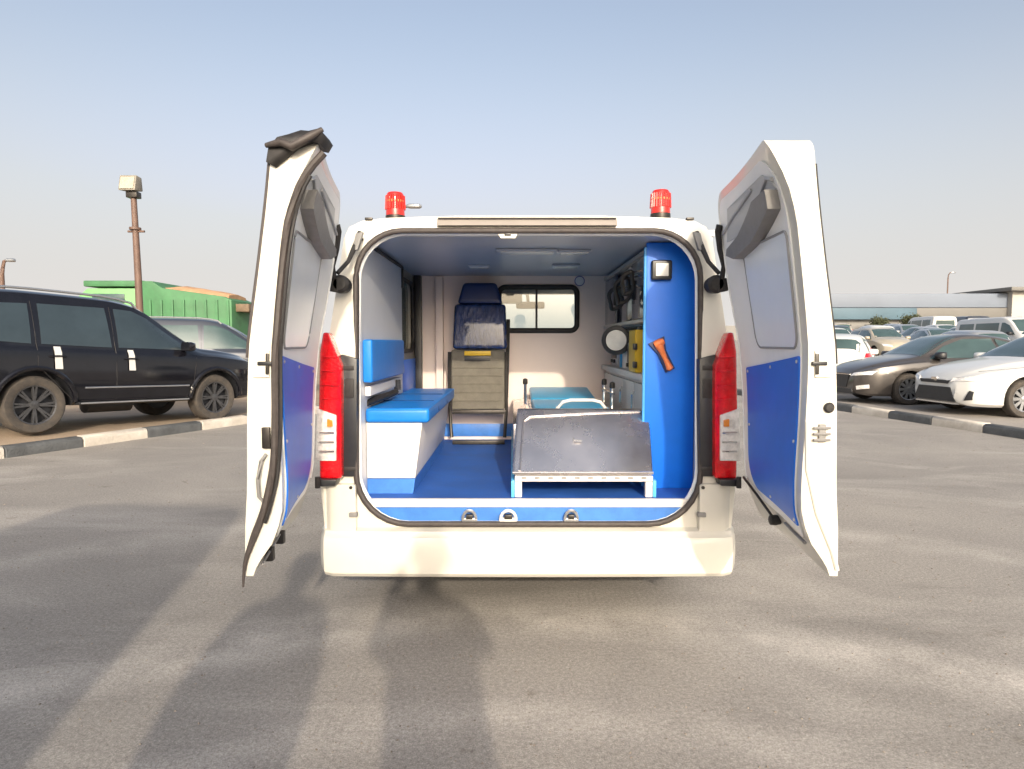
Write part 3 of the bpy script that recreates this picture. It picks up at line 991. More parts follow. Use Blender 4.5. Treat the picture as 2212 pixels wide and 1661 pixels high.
far_paints = {'white': wh_car_paint, 'silver': silver_paint, 'blue': blue_paint, 'red': maroon_paint, 'beige': beige_paint, 'slate grey': slate_paint}
proto = {}
def far_car(kind, colour, x, y, rz, row):
    lab = '%s %s in the %s parking row behind the bronze sedan' % (colour, kind, row)
    grp = 'cars in the far parking rows'
    if kind not in proto:
        o = thing('parked_' + kind, lab, kind, (0, 0, 0), (0, 0, 0), grp)
        {'hatchback': build_hatch, 'van': build_van}.get(kind, None)
        if kind == 'hatchback':
            build_hatch(o, far_paints[colour], car_glass_g, rim_silver)
        elif kind == 'van':
            build_van(o, far_paints[colour], car_glass_g)
        else:
            build_sedan(o, far_paints[colour], car_glass_g, rim_silver, black_plastic, 'wide', 6)
        proto[kind] = (o, colour)
    else:
        o = copy_tree(proto[kind][0])
    o.location = (x, y, right_z(Vector((x, y, 0))))
    o.rotation_euler = (0, 0, rz)
    tag(o, lab, kind, grp)
    for ch in o.children:
        if ch.name.split('.')[0] in ('body', 'wing_mirror', 'door_handle') and ch.data.materials[0] is far_paints[proto[kind][1]]:
            ch.material_slots[0].link = 'OBJECT'
            ch.material_slots[0].material = far_paints[colour]
    return o
cols = ['white', 'silver', 'white', 'white', 'beige', 'silver', 'white', 'slate grey', 'white', 'silver', 'white', 'red', 'blue']
rr = random.Random(5)
idx = 0
for ri, (Y, x0, x1, st, ang) in enumerate(((24.0, 11.8, 19.5, 2.6, 80), (30.0, 14.8, 24.0, 2.5, -96), (36.0, 17.8, 29.0, 2.5, 82), (42.5, 21.0, 34.0, 2.5, -95), (49.5, 24.6, 39.5, 2.5, 85))):
    x = x0
    while x < x1:
        kind = rr.choice(['sedan', 'hatchback', 'sedan', 'hatchback', 'van']) if idx != 6 else 'van'
        if Y < 26 and kind == 'van':
            kind = 'hatchback'
        far_car(kind, cols[idx % len(cols)], x + rr.uniform(-0.2, 0.2), Y + rr.uniform(-0.5, 0.5), R(ang + rr.uniform(-5, 5)), ('first', 'second', 'third', 'fourth', 'fifth and last')[ri])
        x += st * rr.choice([1, 1, 1, 1, 1, 1.0, 1.9])
        idx += 1

# ================================================================== far buildings, truck, lamps, trees
def X60(px, Y): return (px - 1106) / F * Y
YB = 64.0
hall = thing('warehouse', 'long low hall with pale fascia and steel blue band far behind the parked cars', 'building', (0, 0, 0))
xa, xb = X60(1770, YB), X60(2175, YB)
box('wall', (xa + 0.5, xb - 0.3), (YB + 0.6, YB + 18), (0, ZA(690, YB)), bwall, hall)
box('fascia', (xa, xb), (YB, YB + 18.6), (ZA(664, YB), ZA(634, YB)), bfas, hall, bevel=0.04)
xm = X60(1975, YB)
box('blue_band', (xa, xm), (YB - 0.1, YB + 18.7), (ZA(690, YB), ZA(665, YB)), bblue, hall, bevel=0.04)
box('grey_band', (xm + 0.03, xb), (YB - 0.05, YB + 18.65), (ZA(687, YB), ZA(665, YB)), bgrey, hall, bevel=0.04)
for k in range(7):
    xx = xa + 2.2 + k * 2.45
    box('window', (xx, xx + 1.1), (YB + 0.5, YB + 0.62), (2.3, 3.2), dark_win, hall)
box('roof_unit', (xb - 3.6, xb - 2.9), (YB + 2, YB + 3), (ZA(636, YB), ZA(630, YB)), bgrey, hall)
YW = 63.4
wb = thing('white_building', 'white block building with thin overhanging flat roof beside the far hall', 'building')
xw = X60(2180, YW)
box('wall', (xw, xw + 22), (YW, YW + 14), (0, ZA(629, YW)), bwhite, wb)
box('roof_slab', (xw - 0.8, xw + 23), (YW - 0.9, YW + 15), (ZA(629, YW) + 0.003, ZA(621, YW)), bgrey, wb, bevel=0.03)
for k in range(5):
    box('window', (xw + 0.9 + 3.2 * k, xw + 2.5 + 3.2 * k), (YW - 0.06, YW + 0.05), (2.4, 3.8), dark_win, wb)
# low wall at the end of the lot on the right, seen between the cars
bw = tag(mk('boundary_wall', *box_data((14, 60), (57.0, 57.25), (0, 2.9)), bwall), 'low pale boundary wall behind the far parking rows', 'wall')

# green truck
YT = 27.0
gt = thing('green_truck', 'large green tipper truck with ribbed body and brown load behind the black SUV', 'truck', (X60(350, YT), YT, 0.0))
OFF = Vector((X60(350, YT), YT, 0.0))
gx0, gx1 = X60(332, YT), X60(527, YT)
zt1, zt2 = ZA(607, YT), ZA(640, YT)
zb1 = 1.15
prof = [(gx0, zb1), (gx1, zb1), (gx1, ZA(648, YT)), (gx1 - 0.35, zt2), (gx0 + 0.9, ZA(622, YT)), (gx0 + 0.5, zt1), (gx0 - 0.1, zt1)]
prism('tipper_body', [(x, YT, z) for x, z in prof], (0, 2.4, 0), green_paint, gt, bevel=0.03)
for k in range(8):
    x = gx0 + 0.35 + k * 0.46
    box('body_rib', (x, x + 0.10), (YT - 0.07, YT + 0.01), (zb1 + 0.05, zt2 - 0.15), green_paint, gt, bevel=0.015)
secs = []
for i in range(9):
    t = i / 8
    x = gx0 + 0.62 + (gx1 - gx0 - 0.85) * t
    z0 = ZA(622, YT) + (zt2 - ZA(622, YT)) * t - 0.25
    h = 0.40 + 0.10 * math.sin(math.pi * min(1, t * 1.1)) + rr.uniform(-0.04, 0.04)
    secs.append([(x, YT + 0.12, z0), (x, YT + 0.35, z0 + h * 0.8), (x, YT + 1.2, z0 + h), (x, YT + 2.0, z0 + h * 0.8), (x, YT + 2.28, z0)])
loft('load', secs, brown_load, gt, angle=60)
cx0, cx1 = X60(176, YT), X60(326, YT)
prof = [(cx0, 0.8), (cx1, 0.8), (cx1, ZA(630, YT)), (cx1 - 0.1, ZA(622, YT)), (cx0 + 0.75, ZA(622, YT)), (cx0 + 0.35, ZA(640, YT)), (cx0, 1.9)]
prism('cab', [(x, YT + 0.1, z) for x, z in prof], (0, 2.2, 0), green_pale, gt, bevel=0.05)
box('roof_deflector', (X60(205, YT), X60(335, YT)), (YT + 0.15, YT + 2.2), (ZA(618, YT), ZA(605, YT)), green_paint, gt, bevel=0.05)
box('cab_window', (cx0 + 0.95, cx0 + 2.3), (YT + 0.07, YT + 0.13), (ZA(655, YT), ZA(634, YT)), car_glass_g, gt, bevel=0.02)
box('chassis', (cx0 + 0.2, gx1 - 0.1), (YT + 0.5, YT + 1.9), (0.7, 1.1), dark_steel, gt)
for x in (cx0 + 0.9, gx0 + 1.6, gx0 + 2.75):
    for y in (YT + 0.3, YT + 2.1):
        lathe('wheel', (x, y - 0.15, 0.52), (0, 1, 0), [(0.3, 0), (0.50, 0.02), (0.52, 0.08), (0.52, 0.24), (0.50, 0.3), (0.3, 0.3)], tyre_m, gt)
gt.location.x -= 0.45
lb = box('tail_bracket', (gx1, gx1 + 0.55), (YT + 0.4, YT + 2.0), (ZA(672, YT), ZA(655, YT)), mat('brown_steel', (0.16, 0.11, 0.07), 0.7, noise=0.3, nscale=4), gt, bevel=0.02)
OFF = Vector((0, 0, 0))

def lamp_post_flood(px, ytop, Y):
    x = (px - 1106) / F * Y
    zt_ = ZA(ytop, Y)
    o = thing('flood_lamp_post', 'brown steel post with square floodlight behind the black SUV', 'lamp post', (x, Y, 0.1))
    tube('post', [(0.0, 0, 0), (-0.02, 0, zt_ * 0.55), (-0.06, 0, zt_ - 0.55)], [0.095, 0.085, 0.07], rust_pole, o, n=12, local=True)
    zc = ZA(494, Y) - 0.1
    lathe('collar', (-0.05, 0, zc - 0.04), (0, 0, 1), [(0.09, 0), (0.14, 0.01), (0.14, 0.07), (0.09, 0.08)], rust_pole, o, n=12, local=True)
    tube('cross_arm', [(-0.24, 0, zc - 0.07), (0.19, 0, zc - 0.07)], 0.03, rust_pole, o, n=8, local=True)
    box('bracket', (-0.20, 0.08), (-0.12, 0.12), (zt_ - 0.56, zt_ - 0.40), dark_steel, o, bevel=0.02, local=True)
    h = hexa('lamp_head', [(-0.33, -0.22, zt_ - 0.40), (0.10, -0.22, zt_ - 0.40), (0.10, 0.16, zt_ - 0.36), (-0.33, 0.16, zt_ - 0.36),
                       (-0.33, -0.12, zt_ - 0.0), (0.10, -0.12, zt_ - 0.0), (0.10, 0.12, zt_ - 0.02), (-0.33, 0.12, zt_ - 0.02)], mat('weathered_lamp_housing', (0.24, 0.22, 0.18), 0.6, noise=0.3, nscale=6), o, bevel=0.025, local=True)
    hexa('lamp_glass', [(-0.29, -0.235, zt_ - 0.36), (0.06, -0.235, zt_ - 0.36), (0.06, -0.20, zt_ - 0.36), (-0.29, -0.20, zt_ - 0.36),
                       (-0.29, -0.145, zt_ - 0.05), (0.06, -0.145, zt_ - 0.05), (0.06, -0.12, zt_ - 0.05), (-0.29, -0.12, zt_ - 0.05)], mat('dusty_lamp_glass', (0.42, 0.38, 0.30), 0.3, noise=0.2, nscale=8), h, local=True)
lamp_post_flood(307, 389, 17.0)
def lamp_post_arm(px, ytop, pxend, Y, label, r=0.08):
    x = (px - 1106) / F * Y
    xe = (pxend - 1106) / F * Y - x
    zt_ = ZA(ytop, Y)
    o = thing('street_lamp', label, 'lamp post', (x, Y, 0.0))
    pts = [(0, 0, 0), (0, 0, zt_ * 0.5), (0, 0, zt_ - 0.9), (0.05, 0, zt_ - 0.5), (xe * 0.2, 0, zt_ - 0.12), (xe * 0.45, 0, zt_ - 0.04)]
    tube('post', pts, [r * 1.3, r * 1.1, r, r * 0.9, r * 0.8, r * 0.7], rust_pole, o, n=10, local=True)
    secs = [[(xx, yy * k, zt_ - 0.05 + zz * k) for yy, zz in rrect(-0.16, 0.16, -0.09, 0.09, 0.05, 3)] for xx, k in ((xe * 0.38, 0.6), (xe * 0.5, 1.0), (xe * 0.9, 1.0), (xe, 0.5))]
    loft('lamp_head', secs, rim_silver, o, local=True)
lamp_post_arm(14, 560, 43, 36.0, 'thin street lamp with short curved arm above the black SUV roof', 0.11)
lamp_post_arm(862, 443, 914, 30.0, 'street lamp with its head peeking out beside the ambulance roof beacon', 0.09)
lamp_post_arm(2040, 588, 2056, 110.0, 'distant slim lamp mast rising behind the far hall', 0.10)

def small_tree(x, y, h, seed):
    rg = random.Random(seed)
    o = thing('tree', 'small dusty tree standing in front of the far hall', 'tree', (x, y, right_z(Vector((x, y, 0)))), group='small trees among the far cars')
    mk('trunk', *merge(tube_data([(0, 0, 0), (0.05, 0.02, h * 0.4), (0, 0.05, h * 0.62)], [0.10, 0.08, 0.03], 8),
                       tube_data([(0.04, 0.02, h * 0.4), (0.4, 0.1, h * 0.7)], [0.05, 0.02], 6), tube_data([(0.04, 0.02, h * 0.45), (-0.4, -0.1, h * 0.75)], [0.05, 0.02], 6)), bark_m, o, local=True)
    v, f = [], []
    clumps = [(rg.gauss(0, h * 0.11), rg.gauss(0, h * 0.11), h * rg.uniform(0.5, 0.78)) for _ in range(14)]
    for i in range(1500):
        c = rg.choice(clumps)
        p = Vector(c) + Vector((rg.gauss(0, 0.22), rg.gauss(0, 0.22), rg.gauss(0, 0.16)))
        a = Vector((rg.uniform(-1, 1), rg.uniform(-1, 1), rg.uniform(-1, 1))).normalized() * 0.09
        b = Vector((rg.uniform(-1, 1), rg.uniform(-1, 1), rg.uniform(-1, 1))).normalized() * 0.06
        k = len(v)
        v += [p - a, p + b, p + a, p - b]
        f.append((k, k + 1, k + 2, k + 3))
    me = bpy.data.meshes.new('crown')
    me.from_pydata(v, [], f)
    me.materials.append(leaf_m)
    c = bpy.data.objects.new('crown', me)
    col.objects.link(c)
    c.parent = o
for i, (px, Y, h) in enumerate(((1966, 54.5, 2.5), (1893, 55, 2.2))):
    small_tree((px - 1106) / F * Y, Y, h, i + 3)

# ================================================================== the ambulance
CX = 0.077
OFF = Vector((CX, 3.0, 0.0))
van = thing('ambulance', 'white ambulance van with both rear doors open and red roof beacons', 'ambulance', tuple(OFF))
def ry(z):
    return 3.08 + max(0.0, z - 1.45) * 0.16
def VR(px, py, d=0.0):
    """a pixel on the rear face of the body, d metres behind it"""
    Y = 3.1
    for _ in range(4):
        p = W(px, py, Y)
        Y = ry(p.z)
    return Vector((p.x, p.y + d, p.z))
# ---- outer body shell
half = [(0.30, 0.92), (0.45, 0.980), (0.70, 0.995), (1.0, 0.993), (1.3, 0.968), (1.6, 0.925), (1.80, 0.90), (1.92, 0.885), (1.975, 0.86), (2.005, 0.80), (2.02, 0.68), (2.03, 0.35)]
def shell_sec(y, kx=1.0, kz=0.0, cut=None):
    pts = [(CX + x * kx, y(z), z + kz * (z > 1.4)) for z, x in half]
    left = [(CX - x * kx, y(z), z + kz * (z > 1.4)) for z, x in reversed(half)]
    return pts + left
secs = [shell_sec(lambda z: ry(z) + 0.012), shell_sec(lambda z: max(ry(z) + 0.1, 3.3)), shell_sec(lambda z: 4.5), shell_sec(lambda z: 5.8), shell_sec(lambda z: 6.35, 0.99, -0.02)]
loft('body_shell', secs, white_paint, van, cap=False, closed=False, angle=30)
# rear face with the door opening
op_px = rrect(770, 1512, 499, 1131, [112, 112, 100, 100], 8)
outer2 = []
for z, x in [h for h in half if h[0] >= 0.70]:
    outer2.append((CX + x, z))
outer2 = [(CX + 0.980, 0.50)] + outer2 + [(2 * CX - x, z) for x, z in reversed(outer2)] + [(CX - 0.980, 0.50)]
op3 = [VR(px, py) for px, py in op_px]
inner2 = [(p.x, p.z) for p in op3]
cen = (CX, 1.25)
ring_plate('rear_frame', outer2, inner2, cen, lambda x, z, d: (x, ry(z) + d, z), 0.045, white_paint, van, angle=30)
# rubber seal round the opening and bright inner flange
lo, li = ring_loops(outer2, inner2, cen)
tube('door_seal', [(x, ry(z) - 0.008, z) for x, z in inner2], 0.0145, seal_rubber, van, n=8, closed=True, angle=70)
inner_flange = [((x - cen[0]) * 0.982 + cen[0], (z - cen[1]) * 0.975 + cen[1]) for x, z in inner2]
secs = [[(x, ry(z) + 0.004, z) for x, z in inner2], [(x, ry(z) + 0.022, z) for x, z in inner_flange], [(x, ry(z) + 0.034, z) for x, z in inner_flange]]
loft('opening_flange', secs, white_inner, van, cap=False, closed=True, angle=50)
# ridge trim over the opening
p0, p1 = VR(945, 470), VR(1332, 489)
hexa('roof_trim', [(p0.x, p1.y - 0.030, p1.z), (p1.x, p1.y - 0.030, p1.z), (p1.x, p1.y + 0.02, p1.z), (p0.x, p1.y + 0.02, p1.z),
                   (p0.x, p0.y - 0.012, p0.z), (p1.x, p0.y - 0.012, p0.z), (p1.x, p0.y + 0.04, p0.z), (p0.x, p0.y + 0.04, p0.z)], mat('taupe_trim', (0.27, 0.24, 0.215), 0.5, noise=0.12, nscale=5), van, bevel=0.004)
a, b = VR(948, 476), VR(1329, 476)
tube('trim_groove', [(a.x, a.y - 0.024, a.z + 0.006), (b.x, b.y - 0.024, b.z + 0.006)], 0.004, seal_rubber, van, n=6)
for px in (797, 1490):
    p = VR(px, 473)
    box('roof_clip', (p.x - 0.018, p.x + 0.018), (p.y - 0.012, p.y + 0.01), (p.z - 0.006, p.z + 0.006), dark_steel, van, bevel=0.003)
# striker plate in the top of the opening
p = VR(1097, 508)
st = hexa('striker_plate', [(p.x - 0.036, p.y - 0.004, p.z - 0.016), (p.x + 0.036, p.y - 0.004, p.z - 0.016), (p.x + 0.036, p.y + 0.03, p.z - 0.016), (p.x - 0.036, p.y + 0.03, p.z - 0.016),
                       (p.x - 0.056, p.y - 0.004, p.z + 0.016), (p.x + 0.056, p.y - 0.004, p.z + 0.016), (p.x + 0.056, p.y + 0.03, p.z + 0.016), (p.x - 0.056, p.y + 0.03, p.z + 0.016)], white_paint, van, bevel=0.006)
box('striker_slot', (p.x - 0.016, p.x + 0.016), (p.y - 0.010, p.y - 0.002), (p.z - 0.003, p.z + 0.012), black_plastic, st, bevel=0.003)
# ---- rear bumper
zt_b, zc_b, zb_b = ZA(1142, 3.05), ZA(1160, 3.02), ZA(1250, 3.0)
prof = [(0.075, zt_b), (0.030, zt_b - 0.010), (0.022, zc_b + 0.006), (0.008, zc_b - 0.004), (0.0, zc_b - 0.03), (-0.004, 0.5 * (zc_b + zb_b)), (0.004, zb_b + 0.02), (0.022, zb_b), (0.16, zb_b + 0.01)]
secs = []
for k in range(29):
    t = -1 + 2 * k / 28
    e = max(0.0, (abs(t) - 0.80) / 0.20)
    x = CX + math.copysign(0.945 / 0.80 * abs(t) if abs(t) < 0.80 else 0.945 + 0.062 * math.sin(e * math.pi / 2), t)
    dy = 0.11 * (1 - math.cos(e * math.pi / 2)) + 0.012 * min(1, abs(t) / 0.8) ** 2
    lift = 0.055 * (1 - math.cos(e * math.pi / 2))
    secs.append([(x, 3.0 + q + dy, z + (lift if z < zb_b + 0.05 else 0)) for q, z in prof])
loft('rear_bumper', secs, white_paint, van, cap=True, closed=True, angle=28)
# the bumper's raised ends below the lamps
for s_, pa, pb in ((-1, 683, 768), (1, 1512, 1600)):
    x0, x1 = sorted((XA(pa, 1090, 3.04), XA(pb, 1090, 3.04)))
    o = CX + s_ * 0.965
    ztop = ZA(1046, 3.05)
    poly = rrect(x0, x1, zt_b - 0.02, ztop, 0.012, 3)
    def sf(x, z, d, s_=s_, o=o):
        e = max(0.0, (s_ * (x - CX) - 0.92) / 0.07)
        return Vector((x, 3.042 - d + 0.07 * e * e, z))
    slab('bumper_ear', poly, sf, -0.05, 0.0, white_paint, van, nz=4, nu=10, angle=40)
    px = 762 if s_ < 0 else 1517
    p = W(px, 1113, 3.03)
    box('bumper_clip', (p.x - 0.020, p.x + 0.020), (3.028, 3.06), (p.z - 0.011, p.z + 0.011), grey_trim, van, bevel=0.006)
    p = W(757 if s_ < 0 else 1520, 1054, 3.03)
    lathe('screw', (p.x, 3.034, p.z), (0, 1, 0), [(0.008, 0), (0.008, 0.02)], dark_steel, van, n=8)
box('tow_eye', (XA(1080, 1250, 3.2), XA(1140, 1250, 3.2)), (3.12, 3.3), (zb_b - 0.02, zb_b + 0.03), dark_steel, van, bevel=0.008)
# ---- black pillars and tail lights
for s_ in (-1, 1):
    def mx(px):
        return px if s_ < 0 else 2282 - px      # mirror about the van's middle (1141 px)
    def pt(px, py, Y):
        return W(mx(px), py, Y)
    poly = [pt(735, 765, 3.06), pt(771, 775, 3.06), pt(771, 1030, 3.06), pt(735, 1030, 3.06)]
    prism('lamp_pillar', poly, (0, 0.06, 0), black_plastic, van, bevel=0.008)
    for (a_, b_, c_, d_) in ((740, 790, 764, 800), (744, 818, 764, 860), (742, 1008, 768, 1018)):
        q = [pt(a_, b_, 3.056), pt(c_, b_, 3.056), pt(c_, d_, 3.056), pt(a_, d_, 3.056)]
        prism('pillar_catch', q, (0, 0.03, 0), black_rubber, van, bevel=0.004)
    red = [(697, 718), (708, 718), (716, 738), (737, 790), (737, 1034), (690, 1034), (688, 880), (690, 760)]
    tl = prism('tail_light', [pt(a_, b_, 3.015 + 0.02 * (716 - min(716, a_)) / 26) for a_, b_ in red], (0, 0.13, 0), red_lens, van, bevel=0.012, seg=3)
    wl = [(684, 882), (726, 897), (726, 996), (682, 996)]
    cl = prism('clear_lens', [pt(a_, b_, 3.008 + 0.02 * (716 - min(716, a_)) / 26) for a_, b_ in wl], (0, 0.03, 0), clear_lens, tl, bevel=0.006)
    al = [(706, 905), (718, 908), (718, 922), (706, 922)]
    prism('amber_lens', [pt(a_, b_, 3.003) for a_, b_ in al], (0, 0.02, 0), amber_lens, tl, bevel=0.003)
    for yy in (935, 955, 975):
        a_, b_ = pt(690, yy, 3.004), pt(722, yy, 3.004)
        tube('lens_rib', [a_, b_], 0.004, chrome, tl, n=6)
    for yy in (770, 800, 830, 860):
        a_, b_ = pt(696, yy, 3.013), pt(732, yy + 3, 3.013)
        tube('lens_rib', [a_, b_], 0.0035, red_lens, tl, n=6)
    # lower hinge bracket
    q = [pt(683, 1036, 3.00), pt(727, 1036, 3.00), pt(724, 1050, 3.00), pt(683, 1052, 3.00)]
    hb = prism('lower_hinge', q, (0, 0.08, 0), black_plastic, van, bevel=0.006)
    tube('hinge_pin', [pt(686, 1030, 2.985), pt(686, 1054, 2.985)], 0.012, black_rubber, hb, n=10)
    # upper hinge with knob and its two stay rods
    k = pt(736, 614, 3.03)
    ub = lathe('upper_hinge', (k.x, 3.0, k.z), (0, 1, 0), [(0.028, 0), (0.042, 0.012), (0.043, 0.03), (0.038, 0.09)], black_rubber, van, n=20)
    q = [pt(708, 600, 3.0), pt(730, 600, 3.0), pt(730, 632, 3.0), pt(708, 628, 3.0)]
    prism('hinge_leaf', q, (0, 0.05, 0), black_rubber, ub, bevel=0.006)
    rod = [pt(779, 503, 3.12), pt(772, 520, 3.10), pt(752, 565, 3.05), pt(729, 590, 3.0)]
    sr = tube('stay_rod', rod, [0.016, 0.014, 0.010, 0.010], black_rubber, van, n=10)
    hd = [pt(784, 500, 3.09), pt(768, 503, 3.09), pt(760, 540, 3.07), pt(772, 540, 3.07)]
    prism('rod_cover', hd, (0, 0.03, 0), grey_trim, sr, bevel=0.005)
    tube('stay_rod', [pt(727, 486, 2.93), pt(731, 500, 2.94), pt(727, 540, 2.95), pt(719, 575, 2.97), pt(722, 600, 3.0)], [0.016, 0.015, 0.012, 0.010, 0.012], black_rubber, van, n=10)

# ---- beacons on the roof
for (xa_, xb_, ya_, yb_) in ((833, 875, 413, 466), (1405, 1448, 408, 462)):
    Yb = 3.42
    pc = W(0.5 * (xa_ + xb_), yb_, Yb)
    r_ = 0.5 * (XA(xb_, yb_, Yb) - XA(xa_, yb_, Yb))
    h_ = ZA(ya_, Yb) - ZA(yb_, Yb)
    zb_ = 2.018
    bc = lathe('beacon', (pc.x, Yb, zb_), (0, 0, 1), [(r_ * 0.9, 0), (r_ * 1.0, 0.012), (r_ * 1.0, pc.z - zb_ - 0.002), (r_ * 0.92, pc.z - zb_ + 0.002)], dark_steel, van, n=24)
    ln = lathe('beacon_lens', (pc.x, Yb, pc.z - 0.004), (0, 0, 1), [(r_ * 0.96, 0), (r_ * 0.97, h_ * 0.1), (r_ * 0.9, h_ * 0.7), (r_ * 0.86, h_ * 0.9), (r_ * 0.75, h_ * 0.96), (0, h_ * 0.97)], red_beacon, bc, n=24)
    for k in range(20):
        a = 2 * math.pi * k / 20
        d = Vector((math.cos(a), math.sin(a), 0))
        tube('lens_flute', [Vector((pc.x, Yb, pc.z + 0.03)) + d * r_ * 0.965, Vector((pc.x, Yb, pc.z + h_ * 0.8)) + d * r_ * 0.90], 0.006, red_beacon, bc, n=5)
    lathe('lens_band', (pc.x, Yb, pc.z + h_ * 0.50), (0, 0, 1), [(r_ * 0.9, 0), (r_ * 0.985, 0.004), (r_ * 0.985, 0.012), (r_ * 0.9, 0.016)], orange, bc, n=24)

# ---- interior
FZ = 0.662
YP = 5.05
XL, XR = -0.73, 0.945
CZ = 1.935
box('load_floor', (XL - 0.05, XR + 0.02), (3.115, YP + 0.02), (FZ - 0.06, FZ), blue_floor, van)
box('ceiling_panel', (XL - 0.06, XR + 0.04), (3.185, YP + 0.02), (CZ, CZ + 0.03), ceil_mat, van)
# sill: white strip, blue step face, bottom
a, b = W(800, 1082, 3.10), W(1484, 1094, 3.10)
hexa('sill_strip', [(a.x + 0.03, 3.085, b.z), (b.x - 0.0, 3.085, b.z), (b.x, 3.112, b.z), (a.x + 0.03, 3.112, b.z), (a.x, 3.087, FZ + 0.003), (b.x + 0.01, 3.087, FZ + 0.003), (b.x + 0.01, 3.112, FZ + 0.003), (a.x, 3.112, FZ + 0.003)], white_lam, van, bevel=0.003)
lowz = ZA(1128, 3.09)
poly = [(x, z) for x, z in inner2 if z < b.z + 0.02]
poly = [((x - cen[0]) * 0.992 + cen[0], z + 0.004) for x, z in poly]
prism('sill_face', [(x, 3.094, z) for x, z in poly], (0, 0.03, 0), blue_sill, van)
for (px, py, w_, m_) in ((1014, 1117, 0.040, alu), (1098, 1115, 0.046, white_lam), (1234, 1117, 0.038, alu)):
    p = W(px, py, 3.07)
    q = W(px, 1124, 3.07)
    kp = box('floor_catch', (p.x - w_ * 0.95, p.x + w_ * 0.95), (3.066, 3.096), (q.z - 0.006, q.z + 0.012), m_, van, bevel=0.005)
    arch_pts = [(p.x + w_ * 0.8 * math.cos(a_), 3.070 - 0.008 * math.sin(a_), q.z + 0.008 + 0.042 * math.sin(a_)) for a_ in [math.pi * k_ / 8 for k_ in range(9)]]
    tube('catch_loop', arch_pts, 0.0075, m_, kp, n=8)
    box('catch_slot', (p.x - w_ * 0.42, p.x + w_ * 0.42), (3.062, 3.092), (q.z + 0.006, q.z + 0.028), dark_steel, kp, bevel=0.004)
# left wall: panel, window in the sliding door, lower blue panel
def side_panel(name, x, y1, m):
    z1 = CZ - 0.004
    return prism(name, [(x, ry(FZ) + 0.034, FZ), (x, ry(1.45) + 0.034, 1.45), (x, ry(z1) + 0.034, z1), (x, y1, z1), (x, y1, FZ)], (0.03, 0, 0), m, van)
side_panel('wall_panel', XL - 0.03, 4.32, wall_grey)
ztop_l = ZA(572, 4.2)
tube('panel_seam', [(XL + 0.006, 3.15, CZ - 0.02), (XL + 0.006, 4.31, CZ - 0.02), (XL + 0.006, 4.31, 1.78)], 0.010, black_rubber, van, n=6)
wy0, wy1, wz0, wz1 = 4.30, 5.0, 1.36, 1.86
wouter = [(4.322, FZ), (YP, FZ), (YP, CZ), (4.322, CZ)]
winner = rrect(wy0 + 0.04, wy1 - 0.04, wz0, wz1, 0.10, 6)
ring_plate('sliding_door_lining', wouter, winner, (4.65, 1.6), lambda y, z, d: (XL - 0.03 - d, y, z), 0.05, mat('slider_lining', (0.33, 0.31, 0.27), 0.6, noise=0.1, nscale=4), van)
tube('window_rubber', [(XL - 0.026, y, z) for y, z in winner], 0.016, black_rubber, van, n=8, closed=True, angle=70)
prism('side_window_pane', [(XL - 0.06, y, z) for y, z in winner], (-0.008, 0, 0), mat('olive_tinted_glass', (0.22, 0.235, 0.20), 0.12, noise=0.1, nscale=4), van)
box('lower_blue_lining', (XL - 0.028, XL - 0.012), (4.33, 4.98), (FZ, 1.30), blue_panel, van, bevel=0.004)
box('door_post', (XL - 0.02, XL + 0.035), (4.98, YP), (FZ, CZ - 0.002), black_plastic, van, bevel=0.008)
# right wall
side_panel('right_wall_panel', XR, YP + 0.02, wall_grey)
# partition with its sliding window
pw0, pw1 = W(1078, 620, YP), W(1246, 714, YP)
pouter = [(XL - 0.04, FZ), (XR + 0.02, FZ), (XR + 0.02, CZ), (XL - 0.04, CZ)]
pinner = rrect(pw0.x, pw1.x, pw1.z, pw0.z, 0.05, 6)
pc = (0.5 * (pw0.x + pw1.x), 0.5 * (pw0.z + pw1.z))
part = ring_plate('partition', pouter, pinner, pc, lambda x, z, d: (x, YP + d, z), 0.03, wall_cream, van)
wr_ = tube('window_rubber', [(x, YP - 0.002, z) for x, z in pinner], 0.021, black_rubber, part, n=8, closed=True, angle=70)
xm_ = XA(1159, 665, YP)
prism('window_pane', [(x, YP + 0.012, z) for x, z in pinner], (0, 0.004, 0), pane_m, part)
box('window_bar', (xm_ - 0.008, xm_ + 0.008), (YP + 0.004, YP + 0.028), (pw1.z, pw0.z), black_rubber, part)
p = W(1252, 607, YP)
lathe('round_sticker', (p.x, YP - 0.004, p.z), (0, 1, 0), [(0.040, 0), (0.040, 0.006)], mat('blue_sticker', (0.08, 0.10, 0.32), 0.5, noise=0.1), part, n=20)
lathe('sticker_ring', (p.x, YP - 0.0055, p.z), (0, 1, 0), [(0.020, 0), (0.033, 0), (0.033, 0.003), (0.020, 0.003)], wall_grey, part, n=20)
box('kick_strip', (-0.60, 0.14), (YP - 0.010, YP + 0.001), (FZ + 0.025, FZ + 0.125), blue_sill, part, bevel=0.003)
box('partition_post', (XA(941, 700, YP - 0.06), XA(957, 700, YP - 0.06)), (YP - 0.07, YP), (FZ, ZA(600, YP)), wall_cream, part, bevel=0.008)
